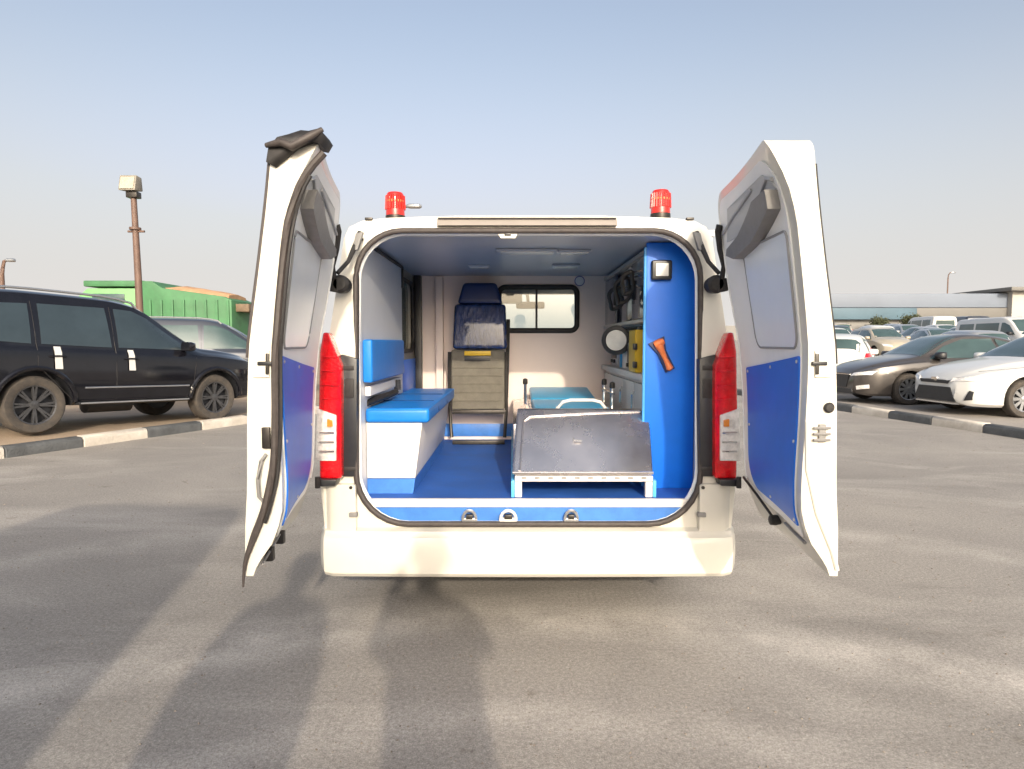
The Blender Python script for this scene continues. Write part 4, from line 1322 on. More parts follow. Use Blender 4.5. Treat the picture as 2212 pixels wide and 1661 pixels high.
# pale plates standing in for reflections on the glossy ceiling, put in as colour
for (px, py, sx, sy) in ((1138, 540, 0.17, 0.035), (1240, 541, 0.09, 0.03), (1222, 572, 0.09, 0.03), (1035, 573, 0.07, 0.025)):
    p = W(px, py, 3.0)
    t = (CZ - CAMZ) / (p.z - CAMZ)
    x, y = p.x * t, 3.0 * t
    cl = box('ceiling_reflection', (x - sx, x + sx), (y - sy * 2, y + sy * 2), (CZ - 0.014, CZ - 0.001), ceil_mat, van, bevel=0.008)
    box('reflection_plate', (x - sx * 0.86, x + sx * 0.86), (y - sy * 1.6, y + sy * 1.6), (CZ - 0.019, CZ - 0.0145), lens_reflection_white, cl, bevel=0.002)
# bench on the left
bz1, bz0 = ZA(913, 3.22), ZA(1033, 3.22)
xtop, xbot = XA(912, 913, 3.22), XA(897, 1033, 3.22)
byf = 4.62
bn = hexa('bench', [(XL + 0.002, 3.22, bz0), (xbot, 3.22, bz0), (xbot, byf, bz0), (XL + 0.002, byf, bz0), (XL + 0.002, 3.22, bz1), (xtop, 3.22, bz1), (xtop, byf, bz1), (XL + 0.002, byf, bz1)], white_lam, van, bevel=0.004)
hexa('bench_plinth', [(XL + 0.002, 3.222, FZ), (xbot - 0.012, 3.222, FZ), (xbot - 0.012, byf, FZ), (XL + 0.002, byf, FZ), (XL + 0.002, 3.222, bz0 - 0.002), (xbot - 0.001, 3.222, bz0 - 0.002), (xbot - 0.001, byf, bz0 - 0.002), (XL + 0.002, byf, bz0 - 0.002)], blue_sill, bn)
cxr = XA(927, 895, 3.20)
bct = ZA(882, 3.20)
box('bench_cushion', (XL + 0.002, cxr), (3.195, byf), (bz1 + 0.001, bct), blue_vinyl, bn, bevel=0.022, seg=4)
for y in (3.62, 4.08):
    tube('cushion_seam', [(XL + 0.01, y, bct + 0.0005), (cxr - 0.03, y, bct + 0.0005), (cxr - 0.004, y, bct - 0.016), (cxr + 0.0005, y, bz1 + 0.02)], 0.003, navy_vinyl, bn, n=6)
tube('cushion_piping', [(XL + 0.01, 3.199, bct - 0.006), (cxr - 0.02, 3.199, bct - 0.006), (cxr - 0.005, 3.205, bct - 0.006), (cxr - 0.003, 3.24, bct - 0.006), (cxr - 0.003, byf - 0.02, bct - 0.006)], 0.005, blue_vinyl, bn, n=8)
# backrest pad, wall box and belt
zz1, zz0 = ZA(733, 3.2), ZA(826, 3.2)
bp_ = box('back_pad', (XL + 0.001, XL + 0.05), (3.155, 4.10), (zz0, zz1), blue_vinyl, van, bevel=0.016, seg=3)
wbx = box('wall_box', (XL + 0.001, XL + 0.03), (3.2, 4.12), (bct + 0.06, zz0 - 0.02), white_lam, van, bevel=0.006)
tube('seat_belt', [W(790, 872, 3.25), W(812, 862, 3.36), W(835, 855, 3.55), W(855, 846, 3.75)], [0.016, 0.020, 0.02, 0.018], black_rubber, wbx, n=8)
tube('belt_anchor', [W(858, 820, 3.9), W(859, 842, 3.9)], 0.02, black_plastic, wbx, n=8)
# folded attendant seat
SY = 4.80
def sx_(px): return XA(px, 700, SY)
def sz_(py): return ZA(py, SY)
seat = hexa('attendant_seat', [(sx_(977), SY, sz_(754)), (sx_(1096), SY, sz_(754)), (sx_(1096), SY + 0.14, sz_(754)), (sx_(977), SY + 0.14, sz_(754)),
                          (sx_(981), SY + 0.03, sz_(656)), (sx_(1092), SY + 0.03, sz_(656)), (sx_(1092), SY + 0.15, sz_(656)), (sx_(981), SY + 0.15, sz_(656))], navy_film, van, bevel=0.03, seg=4)
hexa('headrest', [(sx_(987), SY + 0.03, sz_(655)), (sx_(1086), SY + 0.03, sz_(655)), (sx_(1086), SY + 0.14, sz_(655)), (sx_(987), SY + 0.14, sz_(655)),
                  (sx_(1000), SY + 0.05, sz_(609)), (sx_(1072), SY + 0.05, sz_(609)), (sx_(1072), SY + 0.14, sz_(609)), (sx_(1000), SY + 0.14, sz_(609))], navy_vinyl, seat, bevel=0.03, seg=4)
box('yellow_strap', (sx_(1003), sx_(1060)), (SY - 0.02, SY + 0.01), (sz_(768), sz_(758)), yellow, seat, bevel=0.004)
box('buckle_slot', (sx_(1003), sx_(1059)), (SY - 0.014, SY + 0.02), (sz_(779), sz_(769)), black_plastic, seat, bevel=0.003)
box('seat_pan', (sx_(974), sx_(1090)), (SY + 0.0, SY + 0.10), (sz_(885), sz_(756)), khaki, seat, bevel=0.014, seg=3)
for yy in (795, 812, 830, 848, 866):
    a, b = W(978, yy, SY - 0.002), W(1087, yy, SY - 0.002)
    tube('pan_stitch', [a, b], 0.004, khaki, seat, n=6)
for pa in (971, 1094):
    tube('seat_frame', [W(pa, 760, SY + 0.02), W(pa, 880, SY + 0.02), W(pa + (5 if pa < 1000 else -4), 945, SY - 0.01)], 0.013, dark_steel, seat, n=8)
box('frame_bar', (sx_(976), sx_(1092)), (SY - 0.01, SY + 0.03), (sz_(894), sz_(886)), dark_steel, seat, bevel=0.003)
box('foot_bar', (sx_(976), sx_(1090)), (SY - 0.02, SY + 0.04), (FZ + 0.002, FZ + 0.03), dark_steel, seat, bevel=0.003)
tube('seat_belt_webbing', [W(1098, 690, SY + 0.1), W(1096, 780, SY + 0.06), W(1094, 860, SY + 0.05)], 0.014, black_rubber, seat, n=8)
# right cabinet: tall end panel and long wall cabinets
EY = 3.34
xe0 = XA(1394, 800, EY)
ep = box('cabinet_end_panel', (xe0, XR - 0.002), (EY, EY + 0.025), (FZ, CZ - 0.006), blue_panel, van, bevel=0.004)
xl_ = XA(1452, 800, EY)
tube('panel_edge_trim', [(xe0 - 0.004, EY + 0.01, FZ + 0.01), (xe0 - 0.004, EY + 0.01, CZ - 0.03)], 0.009, mat('light_blue_edge', (0.06, 0.33, 0.72), 0.4, noise=0.05), ep, n=8)
a, b = W(1408, 565, EY), W(1447, 603, EY)
wl = box('work_lamp', (a.x - 0.006, b.x + 0.006), (EY - 0.03, EY - 0.001), (b.z - 0.006, a.z + 0.006), black_plastic, van, bevel=0.014, seg=3)
box('work_lamp_lens', (a.x + 0.014, b.x - 0.014), (EY - 0.036, EY - 0.026), (b.z + 0.012, a.z - 0.012), lens_reflection_white, wl, bevel=0.006)
CXF = 0.70
cz_counter = 1.25
lc = box('lower_cabinet', (CXF + 0.03, XR - 0.002), (EY + 0.027, YP - 0.012), (FZ, cz_counter - 0.04), white_lam, van, bevel=0.003)
for k in range(4):
    y0 = EY + 0.06 + k * 0.40
    dr = box('cabinet_door', (CXF + 0.012, CXF + 0.028), (y0, y0 + 0.385), (FZ + 0.1, cz_counter - 0.06), white_lam, lc, bevel=0.003)
    tube('door_pull', [(CXF + 0.004, y0 + 0.34, 1.02), (CXF - 0.006, y0 + 0.34, 1.04), (CXF - 0.006, y0 + 0.34, 1.12), (CXF + 0.004, y0 + 0.34, 1.14)], 0.006, chrome, dr, n=6)
box('counter', (CXF - 0.005, XR - 0.004), (EY + 0.027, YP - 0.012), (cz_counter - 0.036, cz_counter), white_lam, van, bevel=0.006)
uc = box('upper_cabinet', (CXF + 0.05, XR - 0.003), (EY + 0.027, YP - 0.012), (1.52, CZ - 0.01), grey_trim, van, bevel=0.004)
acr = mat('smoked_acrylic', (0.07, 0.08, 0.11), 0.14, coat=0.4, noise=0.3, nscale=5)
for k in range(3):
    y0 = EY + 0.04 + k * 0.56
    pn = box('sliding_acrylic_door', (CXF + 0.022 + 0.01 * (k % 2), CXF + 0.03 + 0.01 * (k % 2)), (y0, y0 + 0.55), (1.555, CZ - 0.045), acr, uc, bevel=0.002)
    tube('finger_pull', [(CXF + 0.016, y0 + 0.06, 1.68), (CXF + 0.016, y0 + 0.06, 1.80)], 0.008, dark_steel, pn, n=6)
for zz in (1.54, CZ - 0.03):
    box('door_track', (CXF + 0.008, CXF + 0.05), (EY + 0.027, YP - 0.014), (zz - 0.012, zz + 0.012), alu, uc, bevel=0.003)
# wall between counter and upper cabinet with sockets
bkp = box('back_splash', (XR - 0.02, XR - 0.004), (EY + 0.03, YP - 0.02), (cz_counter + 0.002, 1.518), wall_grey, van)
for k, y in enumerate((3.7, 4.0, 4.3)):
    box('socket_plate', (XR - 0.03, XR - 0.018), (y, y + 0.12), (1.36, 1.44), white_lam, bkp, bevel=0.004)
# hoses hanging from the upper cabinet
for (px, py, rx_, rz_, Yh) in ((1345, 628, 16, 26, 3.75), (1330, 645, 14, 22, 3.95), (1356, 612, 12, 22, 3.62)):
    pts = []
    for k in range(24):
        a = 2 * math.pi * k / 24
        q = W(px + rx_ * math.cos(a) + 3 * math.sin(3 * a), py + rz_ * math.sin(a), Yh)
        q.x = min(q.x, CXF + 0.0)
        pts.append(q + Vector((0, 0.06 * math.sin(a), 0)))
    tube('hanging_hose', pts, 0.012, black_rubber, uc, n=8, closed=True, angle=70)
    h0 = W(px, py - rz_, Yh)
    tube('hose_hook', [(min(h0.x, CXF) , Yh, h0.z), (CXF + 0.03, Yh, h0.z + 0.02)], 0.008, chrome, uc, n=6)
# round disc lamp on an arm
pl = W(1331, 735, 4.2)
rl = lathe('round_lamp', pl, (-0.25, -1, 0), [(0.088, -0.05), (0.096, -0.01), (0.092, 0.008), (0.072, 0.012), (0.068, 0.0), (0.0, 0.002)], black_plastic, van, n=32)
lathe('lamp_face', pl, (-0.25, -1, 0), [(0.067, 0.0), (0.066, 0.006), (0.0, 0.010)], lens_reflection_white, rl, n=32)
tube('lamp_arm', [pl + Vector((0.02, 0.05, 0)), pl + Vector((0.12, 0.10, 0.05)), pl + Vector((0.20, 0.1, 0.06))], 0.012, black_plastic, rl, n=8)
OFF = Vector((0, 0, 0))
# ---- things carried in the ambulance
a, b = W(1371, 712, 3.62), W(1394, 792, 3.62)
yc = thing('yellow_case', 'yellow plastic case with black clips standing on the ambulance counter', 'case', (a.x + 0.06, 3.70, cz_counter + 0.002))
OFF = Vector(yc.location)
box('case_body', (a.x, a.x + 0.13), (3.60, 3.80), (cz_counter + 0.002, a.z), yellow, yc, bevel=0.012, seg=3)
for zz in (cz_counter + 0.03, cz_counter + 0.13):
    box('clip', (a.x - 0.012, a.x + 0.01), (3.585, 3.615), (zz, zz + 0.035), black_plastic, yc, bevel=0.004)
box('handle', (a.x + 0.04, a.x + 0.09), (3.66, 3.76), (a.z, a.z + 0.02), black_plastic, yc, bevel=0.006)
# emergency hammer clipped to the blue end panel
HY = EY - 0.022
p0, p1 = W(1422, 742, HY), W(1447, 796, HY)
eh = thing('emergency_hammer', 'orange emergency hammer clipped to the blue cabinet end panel', 'hammer', tuple(p0))
OFF = Vector(p0)
d = (p1 - p0).normalized()
n_ = Vector((-d.z, 0, d.x))
tube('hammer_handle', [p0 - d * 0.012, p0 + d * 0.012, p0 + d * 0.045, p0 + d * 0.09, p0.lerp(p1, 0.85), p1, p1 + d * 0.008], [0.012, 0.022, 0.015, 0.012, 0.015, 0.018, 0.010], orange, eh, n=12)
tube('hammer_head', [p0 + n_ * 0.030, p0 + n_ * 0.018, p0 - n_ * 0.012, p0 - n_ * 0.022], [0.014, 0.021, 0.021, 0.014], orange, eh, n=10)
prism('holder', [Vector(q) + Vector((0, 0.006, 0)) for q in (p0 + n_ * 0.045 - d * 0.02, p0 - n_ * 0.045 - d * 0.02, p0 - n_ * 0.024 + d * 0.05, p1 - n_ * 0.026 + d * 0.012, p1 + n_ * 0.026 + d * 0.012, p0 + n_ * 0.024 + d * 0.05)], (0, 0.016, 0), mat('navy_plastic', (0.01, 0.02, 0.08), 0.5, noise=0.1), eh, bevel=0.003)

# ---- stretcher platform (fixed to the van)
OFF = Vector((CX, 3.0, 0.0))
b0, b1 = W(1107, 1022, 3.13), W(1411, 1022, 3.13)
t0, t1 = W(1118, 883, 3.40), W(1402, 883, 3.40)
plat = hexa('stretcher_platform', [b0 + Vector((0, 0, 0)), b1, (b1.x, 3.43, b1.z), (b0.x, 3.43, b0.z), t0, t1, (t1.x, 3.43, t1.z), (t0.x, 3.43, t0.z)], steel, van, bevel=0.010, seg=3)
DECK = t0.z - 0.085
box('platform_deck', (b0.x + 0.004, b1.x - 0.004), (3.431, 5.0), (b0.z, DECK), steel, plat, bevel=0.006)
n2 = Vector((0, -(t0.z - b0.z), (t0.y - b0.y))).normalized()
def onp(u, w_, d):
    p = b0.lerp(b1, u).lerp(t0.lerp(t1, u), w_)
    return p + n2 * d
# folded rim and dents of the sheet
tube('sheet_rim', [onp(0.05, 0.03, 0.002), onp(0.05, 0.80, 0.002), onp(0.10, 0.86, 0.002), onp(0.6, 0.93, 0.002), onp(0.96, 0.95, 0.002)], 0.006, steel, plat, n=8)
tube('sheet_rim', [onp(0.0, 0.0, 0.002), onp(1.0, 0.0, 0.002)], 0.008, steel, plat, n=8)
tube('tether_hook', [onp(0.43, 0.52, 0.002), onp(0.43, 0.47, 0.012), onp(0.49, 0.465, 0.012)], 0.004, alu, plat, n=6)
zr_ = ZA(1028, 3.13)
fr0, fr1 = XA(1112, 1050, 3.15), XA(1408, 1050, 3.15)
box('platform_rail', (fr0, fr1), (3.125, 3.165), (ZA(1040, 3.13), zr_), white_lam, plat, bevel=0.004)
for k in range(10):
    x = fr0 + 0.045 + k * (fr1 - fr0 - 0.09) / 9
    box('rail_slot', (x - 0.012, x + 0.012), (3.120, 3.127), (zr_ - 0.012, zr_ - 0.004), grey_trim, plat)
for x0 in (fr0, fr1 - 0.035):
    box('platform_leg', (x0, x0 + 0.035), (3.13, 3.17), (FZ + 0.002, ZA(1041, 3.13)), white_lam, plat, bevel=0.004)
    box('platform_leg', (x0, x0 + 0.035), (4.9, 4.94), (FZ + 0.002, ZA(1041, 3.13)), white_lam, plat, bevel=0.004)
for (xa_, xb_) in ((fr0 - 0.018, fr0 - 0.001), (fr1 + 0.001, fr1 + 0.018)):
    box('leg_cover', (xa_, xb_), (3.128, 4.95), (FZ + 0.002, ZA(1038, 3.13)), mat('sky_blue_plate', (0.10, 0.45, 0.80), 0.4, noise=0.06), plat, bevel=0.003)
OFF = Vector((0, 0, 0))
# ---- stretcher lying on the platform
PZ = t0.z - 0.084
sxa, sxb = 0.10, 0.60
strr = thing('stretcher', 'teal padded stretcher with chrome tube frame lying on the steel platform', 'stretcher', (0.35, 4.2, PZ))
OFF = Vector(strr.location)
for x in (sxa, sxb):
    tube('side_rail', [(x, 3.50, PZ + 0.016), (x, 4.9, PZ + 0.016)], 0.015, chrome, strr, n=10)
def pad(name, y0, y1, z00, z01):
    hexa(name, [(sxa + 0.03, y0, z00), (sxb - 0.03, y0, z00), (sxb - 0.03, y1, z01), (sxa + 0.03, y1, z01),
                (sxa + 0.03, y0, z00 + 0.05), (sxb - 0.03, y0, z00 + 0.05), (sxb - 0.03, y1, z01 + 0.05), (sxa + 0.03, y1, z01 + 0.05)], teal_vinyl, strr, bevel=0.018, seg=3)
pad('mattress', 3.58, 4.35, PZ + 0.003, PZ + 0.003)
pad('mattress_headpart', 4.37, 4.88, PZ + 0.004, PZ + 0.05)
hx0, hx1 = XA(1203, 880, 3.52), XA(1307, 880, 3.52)
tube('pull_handle', [(hx0 - 0.01, 3.52, PZ + 0.012), (hx0, 3.50, PZ + 0.075), (hx0 + 0.03, 3.49, PZ + 0.112), (hx0 + 0.07, 3.49, PZ + 0.122), (hx1 - 0.07, 3.49, PZ + 0.122), (hx1 - 0.03, 3.49, PZ + 0.112), (hx1, 3.50, PZ + 0.075), (hx1 + 0.01, 3.52, PZ + 0.012)], 0.009, white_lam, strr, n=10)
for (x, y) in ((sxa - 0.01, 4.4), (sxb + 0.02, 4.0), (sxb + 0.02, 4.35)):
    tube('guard_post', [(x, y, PZ + 0.012), (x, y, PZ + 0.16)], 0.010, chrome, strr, n=8)
    lathe('post_cap', (x, y, PZ + 0.15), (0, 0, 1), [(0.016, 0), (0.018, 0.01), (0.016, 0.035), (0.006, 0.04)], dark_steel, strr, n=10)
tube('guard_rail', [(sxb + 0.02, 3.95, PZ + 0.12), (sxb + 0.02, 4.4, PZ + 0.12)], 0.010, chrome, strr, n=8)
OFF = Vector((CX, 3.0, 0.0))

# ---- the cab seen through the partition window
CY0, CY1 = YP + 0.03, 6.35
box('cab_headliner', (CX - 0.86, CX + 0.86), (CY0 + 0.01, 6.55), (1.90, 1.925), grey_trim, van)
box('cab_floor', (CX - 0.9, CX + 0.9), (CY0, 7.6), (0.60, 0.66), black_plastic, van)
secs = []
for (y, zt_, w_) in ((6.35, 1.12, 0.965), (7.0, 1.14, 0.96), (7.55, 1.12, 0.94), (7.95, 0.98, 0.88), (8.12, 0.80, 0.80), (8.16, 0.55, 0.76)):
    p = rrect(CX - w_, CX + w_, 0.33, zt_, 0.10, 4)
    secs.append([(x, y, z) for x, z in p])
loft('cab_nose', secs, white_paint, van, angle=40)
for s_ in (-1, 1):
    hexa('windscreen_pillar', [(CX + s_ * 0.93, 7.38, 1.10), (CX + s_ * 0.86, 7.38, 1.10), (CX + s_ * 0.86, 7.48, 1.10), (CX + s_ * 0.93, 7.48, 1.10),
                               (CX + s_ * 0.86, 6.42, 1.96), (CX + s_ * 0.79, 6.42, 1.96), (CX + s_ * 0.79, 6.52, 1.96), (CX + s_ * 0.86, 6.52, 1.96)], white_paint, van, bevel=0.01)
    hexa('cab_side_window', [(CX + s_ * 0.93, 6.36, 1.12), (CX + s_ * 0.93, 7.38, 1.12), (CX + s_ * 0.926, 7.38, 1.12), (CX + s_ * 0.926, 6.36, 1.12),
                             (CX + s_ * 0.87, 6.36, 1.95), (CX + s_ * 0.87, 6.46, 1.95), (CX + s_ * 0.866, 6.46, 1.95), (CX + s_ * 0.866, 6.36, 1.95)], pane_m, van)
hexa('windscreen', [(CX - 0.86, 7.42, 1.11), (CX + 0.86, 7.42, 1.11), (CX + 0.86, 7.426, 1.11), (CX - 0.86, 7.426, 1.11),
                    (CX - 0.80, 6.50, 1.955), (CX + 0.80, 6.50, 1.955), (CX + 0.80, 6.506, 1.955), (CX - 0.80, 6.506, 1.955)], pane_m, van)
hexa('cab_roof', [(CX - 0.86, 6.32, 1.95), (CX + 0.86, 6.32, 1.95), (CX + 0.82, 6.56, 1.94), (CX - 0.82, 6.56, 1.94),
                  (CX - 0.80, 6.32, 2.01), (CX + 0.80, 6.32, 2.01), (CX + 0.78, 6.54, 1.97), (CX - 0.78, 6.54, 1.97)], white_paint, van, bevel=0.01)
pm = W(1150, 655, 6.35)
mb = box('rear_view_mirror', (pm.x - 0.16, pm.x + 0.12), (6.32, 6.36), (pm.z - 0.055, pm.z + 0.015), black_plastic, van, bevel=0.02)
tube('mirror_stem', [(pm.x - 0.04, 6.34, pm.z), (pm.x - 0.05, 6.44, 1.92)], 0.016, black_plastic, mb, n=8)
box('sun_visor', (pm.x - 0.55, pm.x - 0.10), (6.28, 6.42), (1.80, 1.90), grey_trim, van, bevel=0.01)
for s_ in (-1, 1):
    st_ = box('cab_seat', (CX + s_ * 0.45 - 0.25, CX + s_ * 0.45 + 0.25), (5.30, 5.85), (0.66, 1.0), khaki, van, bevel=0.05)
    box('cab_backrest', (CX + s_ * 0.45 - 0.24, CX + s_ * 0.45 + 0.24), (5.18, 5.34), (1.0, 1.42), khaki, st_, bevel=0.05)
# underbody and wheels
box('underbody', (CX - 0.80, CX + 0.80), (3.35, 7.6), (0.38, 0.60), dark_steel, van, bevel=0.02)
tube('exhaust_pipe', [(CX + 0.45, 3.25, 0.36), (CX + 0.45, 4.4, 0.36)], 0.032, dark_steel, van, n=10)
tube('rear_axle', [(CX - 0.75, 4.15, 0.34), (CX + 0.75, 4.15, 0.34)], 0.06, dark_steel, van, n=10)
for y in (4.15, 7.15):
    for s_ in (-1, 1):
        c = Vector((CX + s_ * 0.84, y, 0.34))
        r_, t = 0.34, 0.11
        wv = lathe_data(c, (s_, 0, 0), [(r_ * 0.66, -t), (r_ * 0.93, -t), (r_, -t * 0.5), (r_, t * 0.5), (r_ * 0.93, t), (r_ * 0.66, t * 0.9)], 32, False)
        w_ = mk('wheel', *lathe_data(c, (s_, 0, 0), [(r_ * 0.66, -t * 0.9), (r_ * 0.66, t * 0.8), (r_ * 0.58, t * 0.6), (r_ * 0.3, t * 0.75), (0, t * 0.75)], 28), rim_silver, van)
        mk('tyre', *wv, tyre_m, w_)

# ---- rear doors
XO = pchip([(0.60, 1.100), (0.78, 1.096), (0.93, 1.086), (1.175, 1.079), (1.39, 1.068), (1.48, 1.056), (1.695, 1.023), (1.91, 0.993), (2.10, 0.972)])
TF = pchip([(0.60, 0.125), (0.9, 0.12), (1.15, 0.105), (1.4, 0.09), (1.80, 0.078), (1.90, 0.088), (1.97, 0.108), (2.03, 0.135), (2.07, 0.153), (2.10, 0.16)])
HO = pchip([(0.6, 0.050), (1.1, 0.042), (1.4, 0.030), (1.7, 0.014), (2.1, 0.006)])
KB = pchip([(0.60, 0.16), (0.66, 0.30), (0.76, 0.80), (0.86, 1.0), (2.2, 1.0)])
DZ0, DZ1 = 0.633, 2.085
def door_surf(s_):
    def f(u, z, d):
        # u 0 at the hinge, 1 at the free edge; d 0 on the inner face, growing towards the middle of the opening; d = -1 means outer skin
        y = 2.985 - 0.845 * u
        xo = XO(z) + HO(z) * (1 - u) + 0.012 * math.sin(math.pi * u)
        if d <= -0.9:
            x = xo
        else:
            th = (TF(z) * u + 0.055 * (1 - u)) * KB(z)
            x = xo - th - d
        if s_ < 0:
            x = 2 * CX - x + 0.045 * u
        return Vector((x, y, z))
    return f
for s_ in (-1, 1):
    ds = door_surf(s_)
    right = s_ > 0
    # body of the door: inner and outer skins joined by their edges
    rows = [DZ0 + (DZ1 - DZ0) * i / 26 for i in range(27)]
    def urange(z):
        u0, u1 = 0.0, 1.0
        r1 = 0.09
        if z > DZ1 - r1:
            u0 = (r1 - math.sqrt(max(0, r1 * r1 - (z - (DZ1 - r1)) ** 2))) / 0.86
        if z < DZ0 + 0.10:
            u0 = (0.10 - math.sqrt(max(0, 0.01 - (DZ0 + 0.10 - z) ** 2))) / 0.86
        if z > DZ1 - 0.05:
            u1 = 1 - (0.05 - math.sqrt(max(0, 0.0025 - (z - (DZ1 - 0.05)) ** 2))) / 0.86
        return u0, u1
    rows = sorted(rows + [DZ1 - q for q in (0.003, 0.008, 0.015, 0.03, 0.045)] + [DZ0 + q for q in (0.004, 0.012, 0.03)])
    NU = 10
    v, f = [], []
    for layer in (0, 1):
        for z in rows:
            u0, u1 = urange(z)
            for j in range(NU + 1):
                u = u0 + (u1 - u0) * j / NU
                v.append(ds(u, z, 0.0 if layer == 0 else -1))
    nc, nr = NU + 1, len(rows)
    T = nc * nr
    for i in range(nr - 1):
        for j in range(NU):
            a = i * nc + j
            f.append((a, a + 1, a + nc + 1, a + nc))
            f.append((T + a, T + a + nc, T + a + nc + 1, T + a + 1))
        for j in (0, NU):
            a = i * nc + j
            f.append((a, a + nc, T + a + nc, T + a))
    for j in range(NU):
        for i in (0, nr - 1):
            a = i * nc + j
            f.append((a, a + 1, T + a + 1, T + a))
    door = mk('rear_door', v, f, white_paint, van, bevel=0.010, seg=3, angle=40)
    # lining that covers the inner face
    slab('door_lining', rrect(0.05, 0.925, DZ0 + 0.11, DZ1 - 0.04, [0.10, 0.08, 0.10, 0.03], 6), ds, 0.0, 0.006, white_inner, door, nz=26, nu=8, angle=40)
    # filmed window with a dark outline
    wp = rrect(0.33, 0.90, 1.40, 1.80, [0.03, 0.03, 0.06, 0.05], 5)
    wd = slab('door_window', wp, ds, 0.004, 0.010, grey_glass_film, door, nz=12, nu=6)
    tube('window_outline', [ds(u, z, 0.009) for u, z in wp], 0.0045, mat('outline_grey', (0.28, 0.28, 0.28), 0.6, noise=0.1), wd, n=6, closed=True)
    # upper recess and moulded grey pull pocket
    slab('upper_panel', [(0.12, 1.86), (0.42, 1.86), (0.90, 1.94), (0.88, 1.975), (0.80, 2.005), (0.20, 1.99)], ds, 0.004, 0.010, mat('upper_lining', (0.50, 0.51, 0.51), 0.5, noise=0.06, nscale=4), door, nz=8, nu=6)
    pk = [(0.22, 1.79), (0.32, 1.765), (0.60, 1.80), (0.88, 1.875), (0.90, 1.935), (0.70, 1.93), (0.42, 1.845), (0.24, 1.815)]
    slab('pull_pocket', pk, ds, 0.006, 0.052, grey_trim, door, nz=10, nu=8, bevel=0.008)
    tube('moulding_rib', [ds(u, z, 0.012) for u, z in ((0.24, 1.83), (0.44, 1.87), (0.70, 1.95), (0.84, 1.985), (0.90, 1.97))], 0.007, mat('rib_grey', (0.42, 0.42, 0.42), 0.5, noise=0.1), door, n=8)
    tube('moulding_rib', [ds(u, z, 0.012) for u, z in ((0.08, 1.90), (0.30, 1.95), (0.62, 1.99))], 0.006, mat('rib_grey', (0.42, 0.42, 0.42), 0.5), door, n=8)
    # blue lower panel
    bpoly = rrect(0.14, 0.925, 0.785, 1.31, [0.012, 0.012, 0.14, 0.015], 7)
    bpoly = [(u, z + (0.065 * (u - 0.14) / 0.785 if z > 1.2 else 0)) for u, z in bpoly]
    bl = slab('blue_door_panel', bpoly, ds, 0.006, 0.012, blue_panel, door, nz=14, nu=8)
    for (u, z) in ((0.17, 1.295), (0.53, 1.325), (0.90, 1.355), (0.17, 1.06), (0.905, 1.08), (0.50, 0.805), (0.90, 0.805)):
        c = ds(u, z, 0.011)
        lathe('panel_screw', c, (-s_, 0, 0), [(0.007, 0), (0.006, 0.004), (0.0, 0.005)], alu, bl, n=8)
    # free edge: pressed channel, latch and striker hardware
    def ez(z, k, dy=0.0):
        a, b = ds(1.0, z, 0.0), ds(1.0, z, -1)
        p = a.lerp(b, k)
        p.y -= dy
        return p
    def eplate(name, z0, z1, k0, k1, m, d0=-0.002, d1=0.006, parent=door, bev=0.003):
        p = [ez(z0, k0, d0), ez(z0, k1, d0), ez(z0, k1, d1), ez(z0, k0, d1), ez(z1, k0, d0), ez(z1, k1, d0), ez(z1, k1, d1), ez(z1, k0, d1)]
        return hexa(name, p, m, parent, bevel=bev)
    lt = eplate('latch_plate', 1.305, 1.395, 0.22, 0.80, white_paint, d1=0.008)
    eplate('latch_slot', 1.345, 1.358, 0.10, 0.62, black_plastic, d1=0.014, parent=lt)
    eplate('latch_fork', 1.315, 1.385, 0.22, 0.34, dark_steel, d1=0.012, parent=lt)
    if right:
        c = ez(1.205, 0.72)
        lathe('rubber_plug', c, (0, -1, 0), [(0.016, -0.002), (0.018, 0.006), (0.012, 0.012), (0, 0.013)], black_rubber, door, n=16)
        hk = eplate('lock_bracket', 1.09, 1.15, 0.40, 0.62, grey_trim, d1=0.010)
        for zz in (1.098, 1.118, 1.138):
            a, b = ez(zz, 0.22, 0.012), ez(zz, 0.74, 0.012)
            tube('lock_bar', [a, b], 0.005, grey_trim, hk, n=6)
        # pressed crease running to the outer lower corner
        tube('edge_crease', [ez(1.16, 0.04, 0.001), ez(1.0, 0.14, 0.002), ez(0.85, 0.42, 0.002), ez(0.72, 0.72, 0.002), ez(0.655, 0.9, 0.001)], 0.008, white_paint, door, n=8)
        tube('edge_rubber', [ds(0.985, z, -1) + Vector((0.004, -0.002, 0)) for z in [2.0 - 0.05 * k for k in range(14)]], 0.005, black_rubber, door, n=6)
    else:
        hk = eplate('lock_bracket', 1.07, 1.14, 0.25, 0.50, dark_steel, d1=0.014)
        # looped pull handle
        tube('pull_loop', [ez(1.05, 0.40, 0.005), ez(1.03, 0.52, 0.018), ez(0.97, 0.62, 0.022), ez(0.91, 0.60, 0.018), ez(0.885, 0.46, 0.006)], 0.006, grey_trim, door, n=8)
        tube('edge_rubber', [ds(0.985, z, -1) + Vector((-0.004, -0.002, 0)) for z in [2.02 - 0.05 * k for k in range(14)]], 0.008, seal_rubber, door, n=6)
        # centre weather strip, loose at both ends
        ks = [(2.03, -0.30), (1.95, -0.16), (1.7, 0.00), (1.45, -0.02), (1.25, 0.02), (1.10, 0.10), (1.0, 0.22), (0.90, 0.40), (0.80, 0.60), (0.72, 0.80), (0.64, 1.02), (0.60, 1.12)]
        pts = []
        kf = pchip(sorted(ks))
        for i in range(40):
            z = 2.03 - (2.03 - 0.60) * i / 39
            pts.append(ez(z, kf(z), 0.010))
        rad = [0.0125 if 0.78 < p.z else 0.0125 + 0.009 * min(1, (0.78 - p.z) / 0.12) for p in pts]
        for q in range(1, 6):
            rad[-q] = rad[-6] * (0.25 + 0.15 * (q - 1))
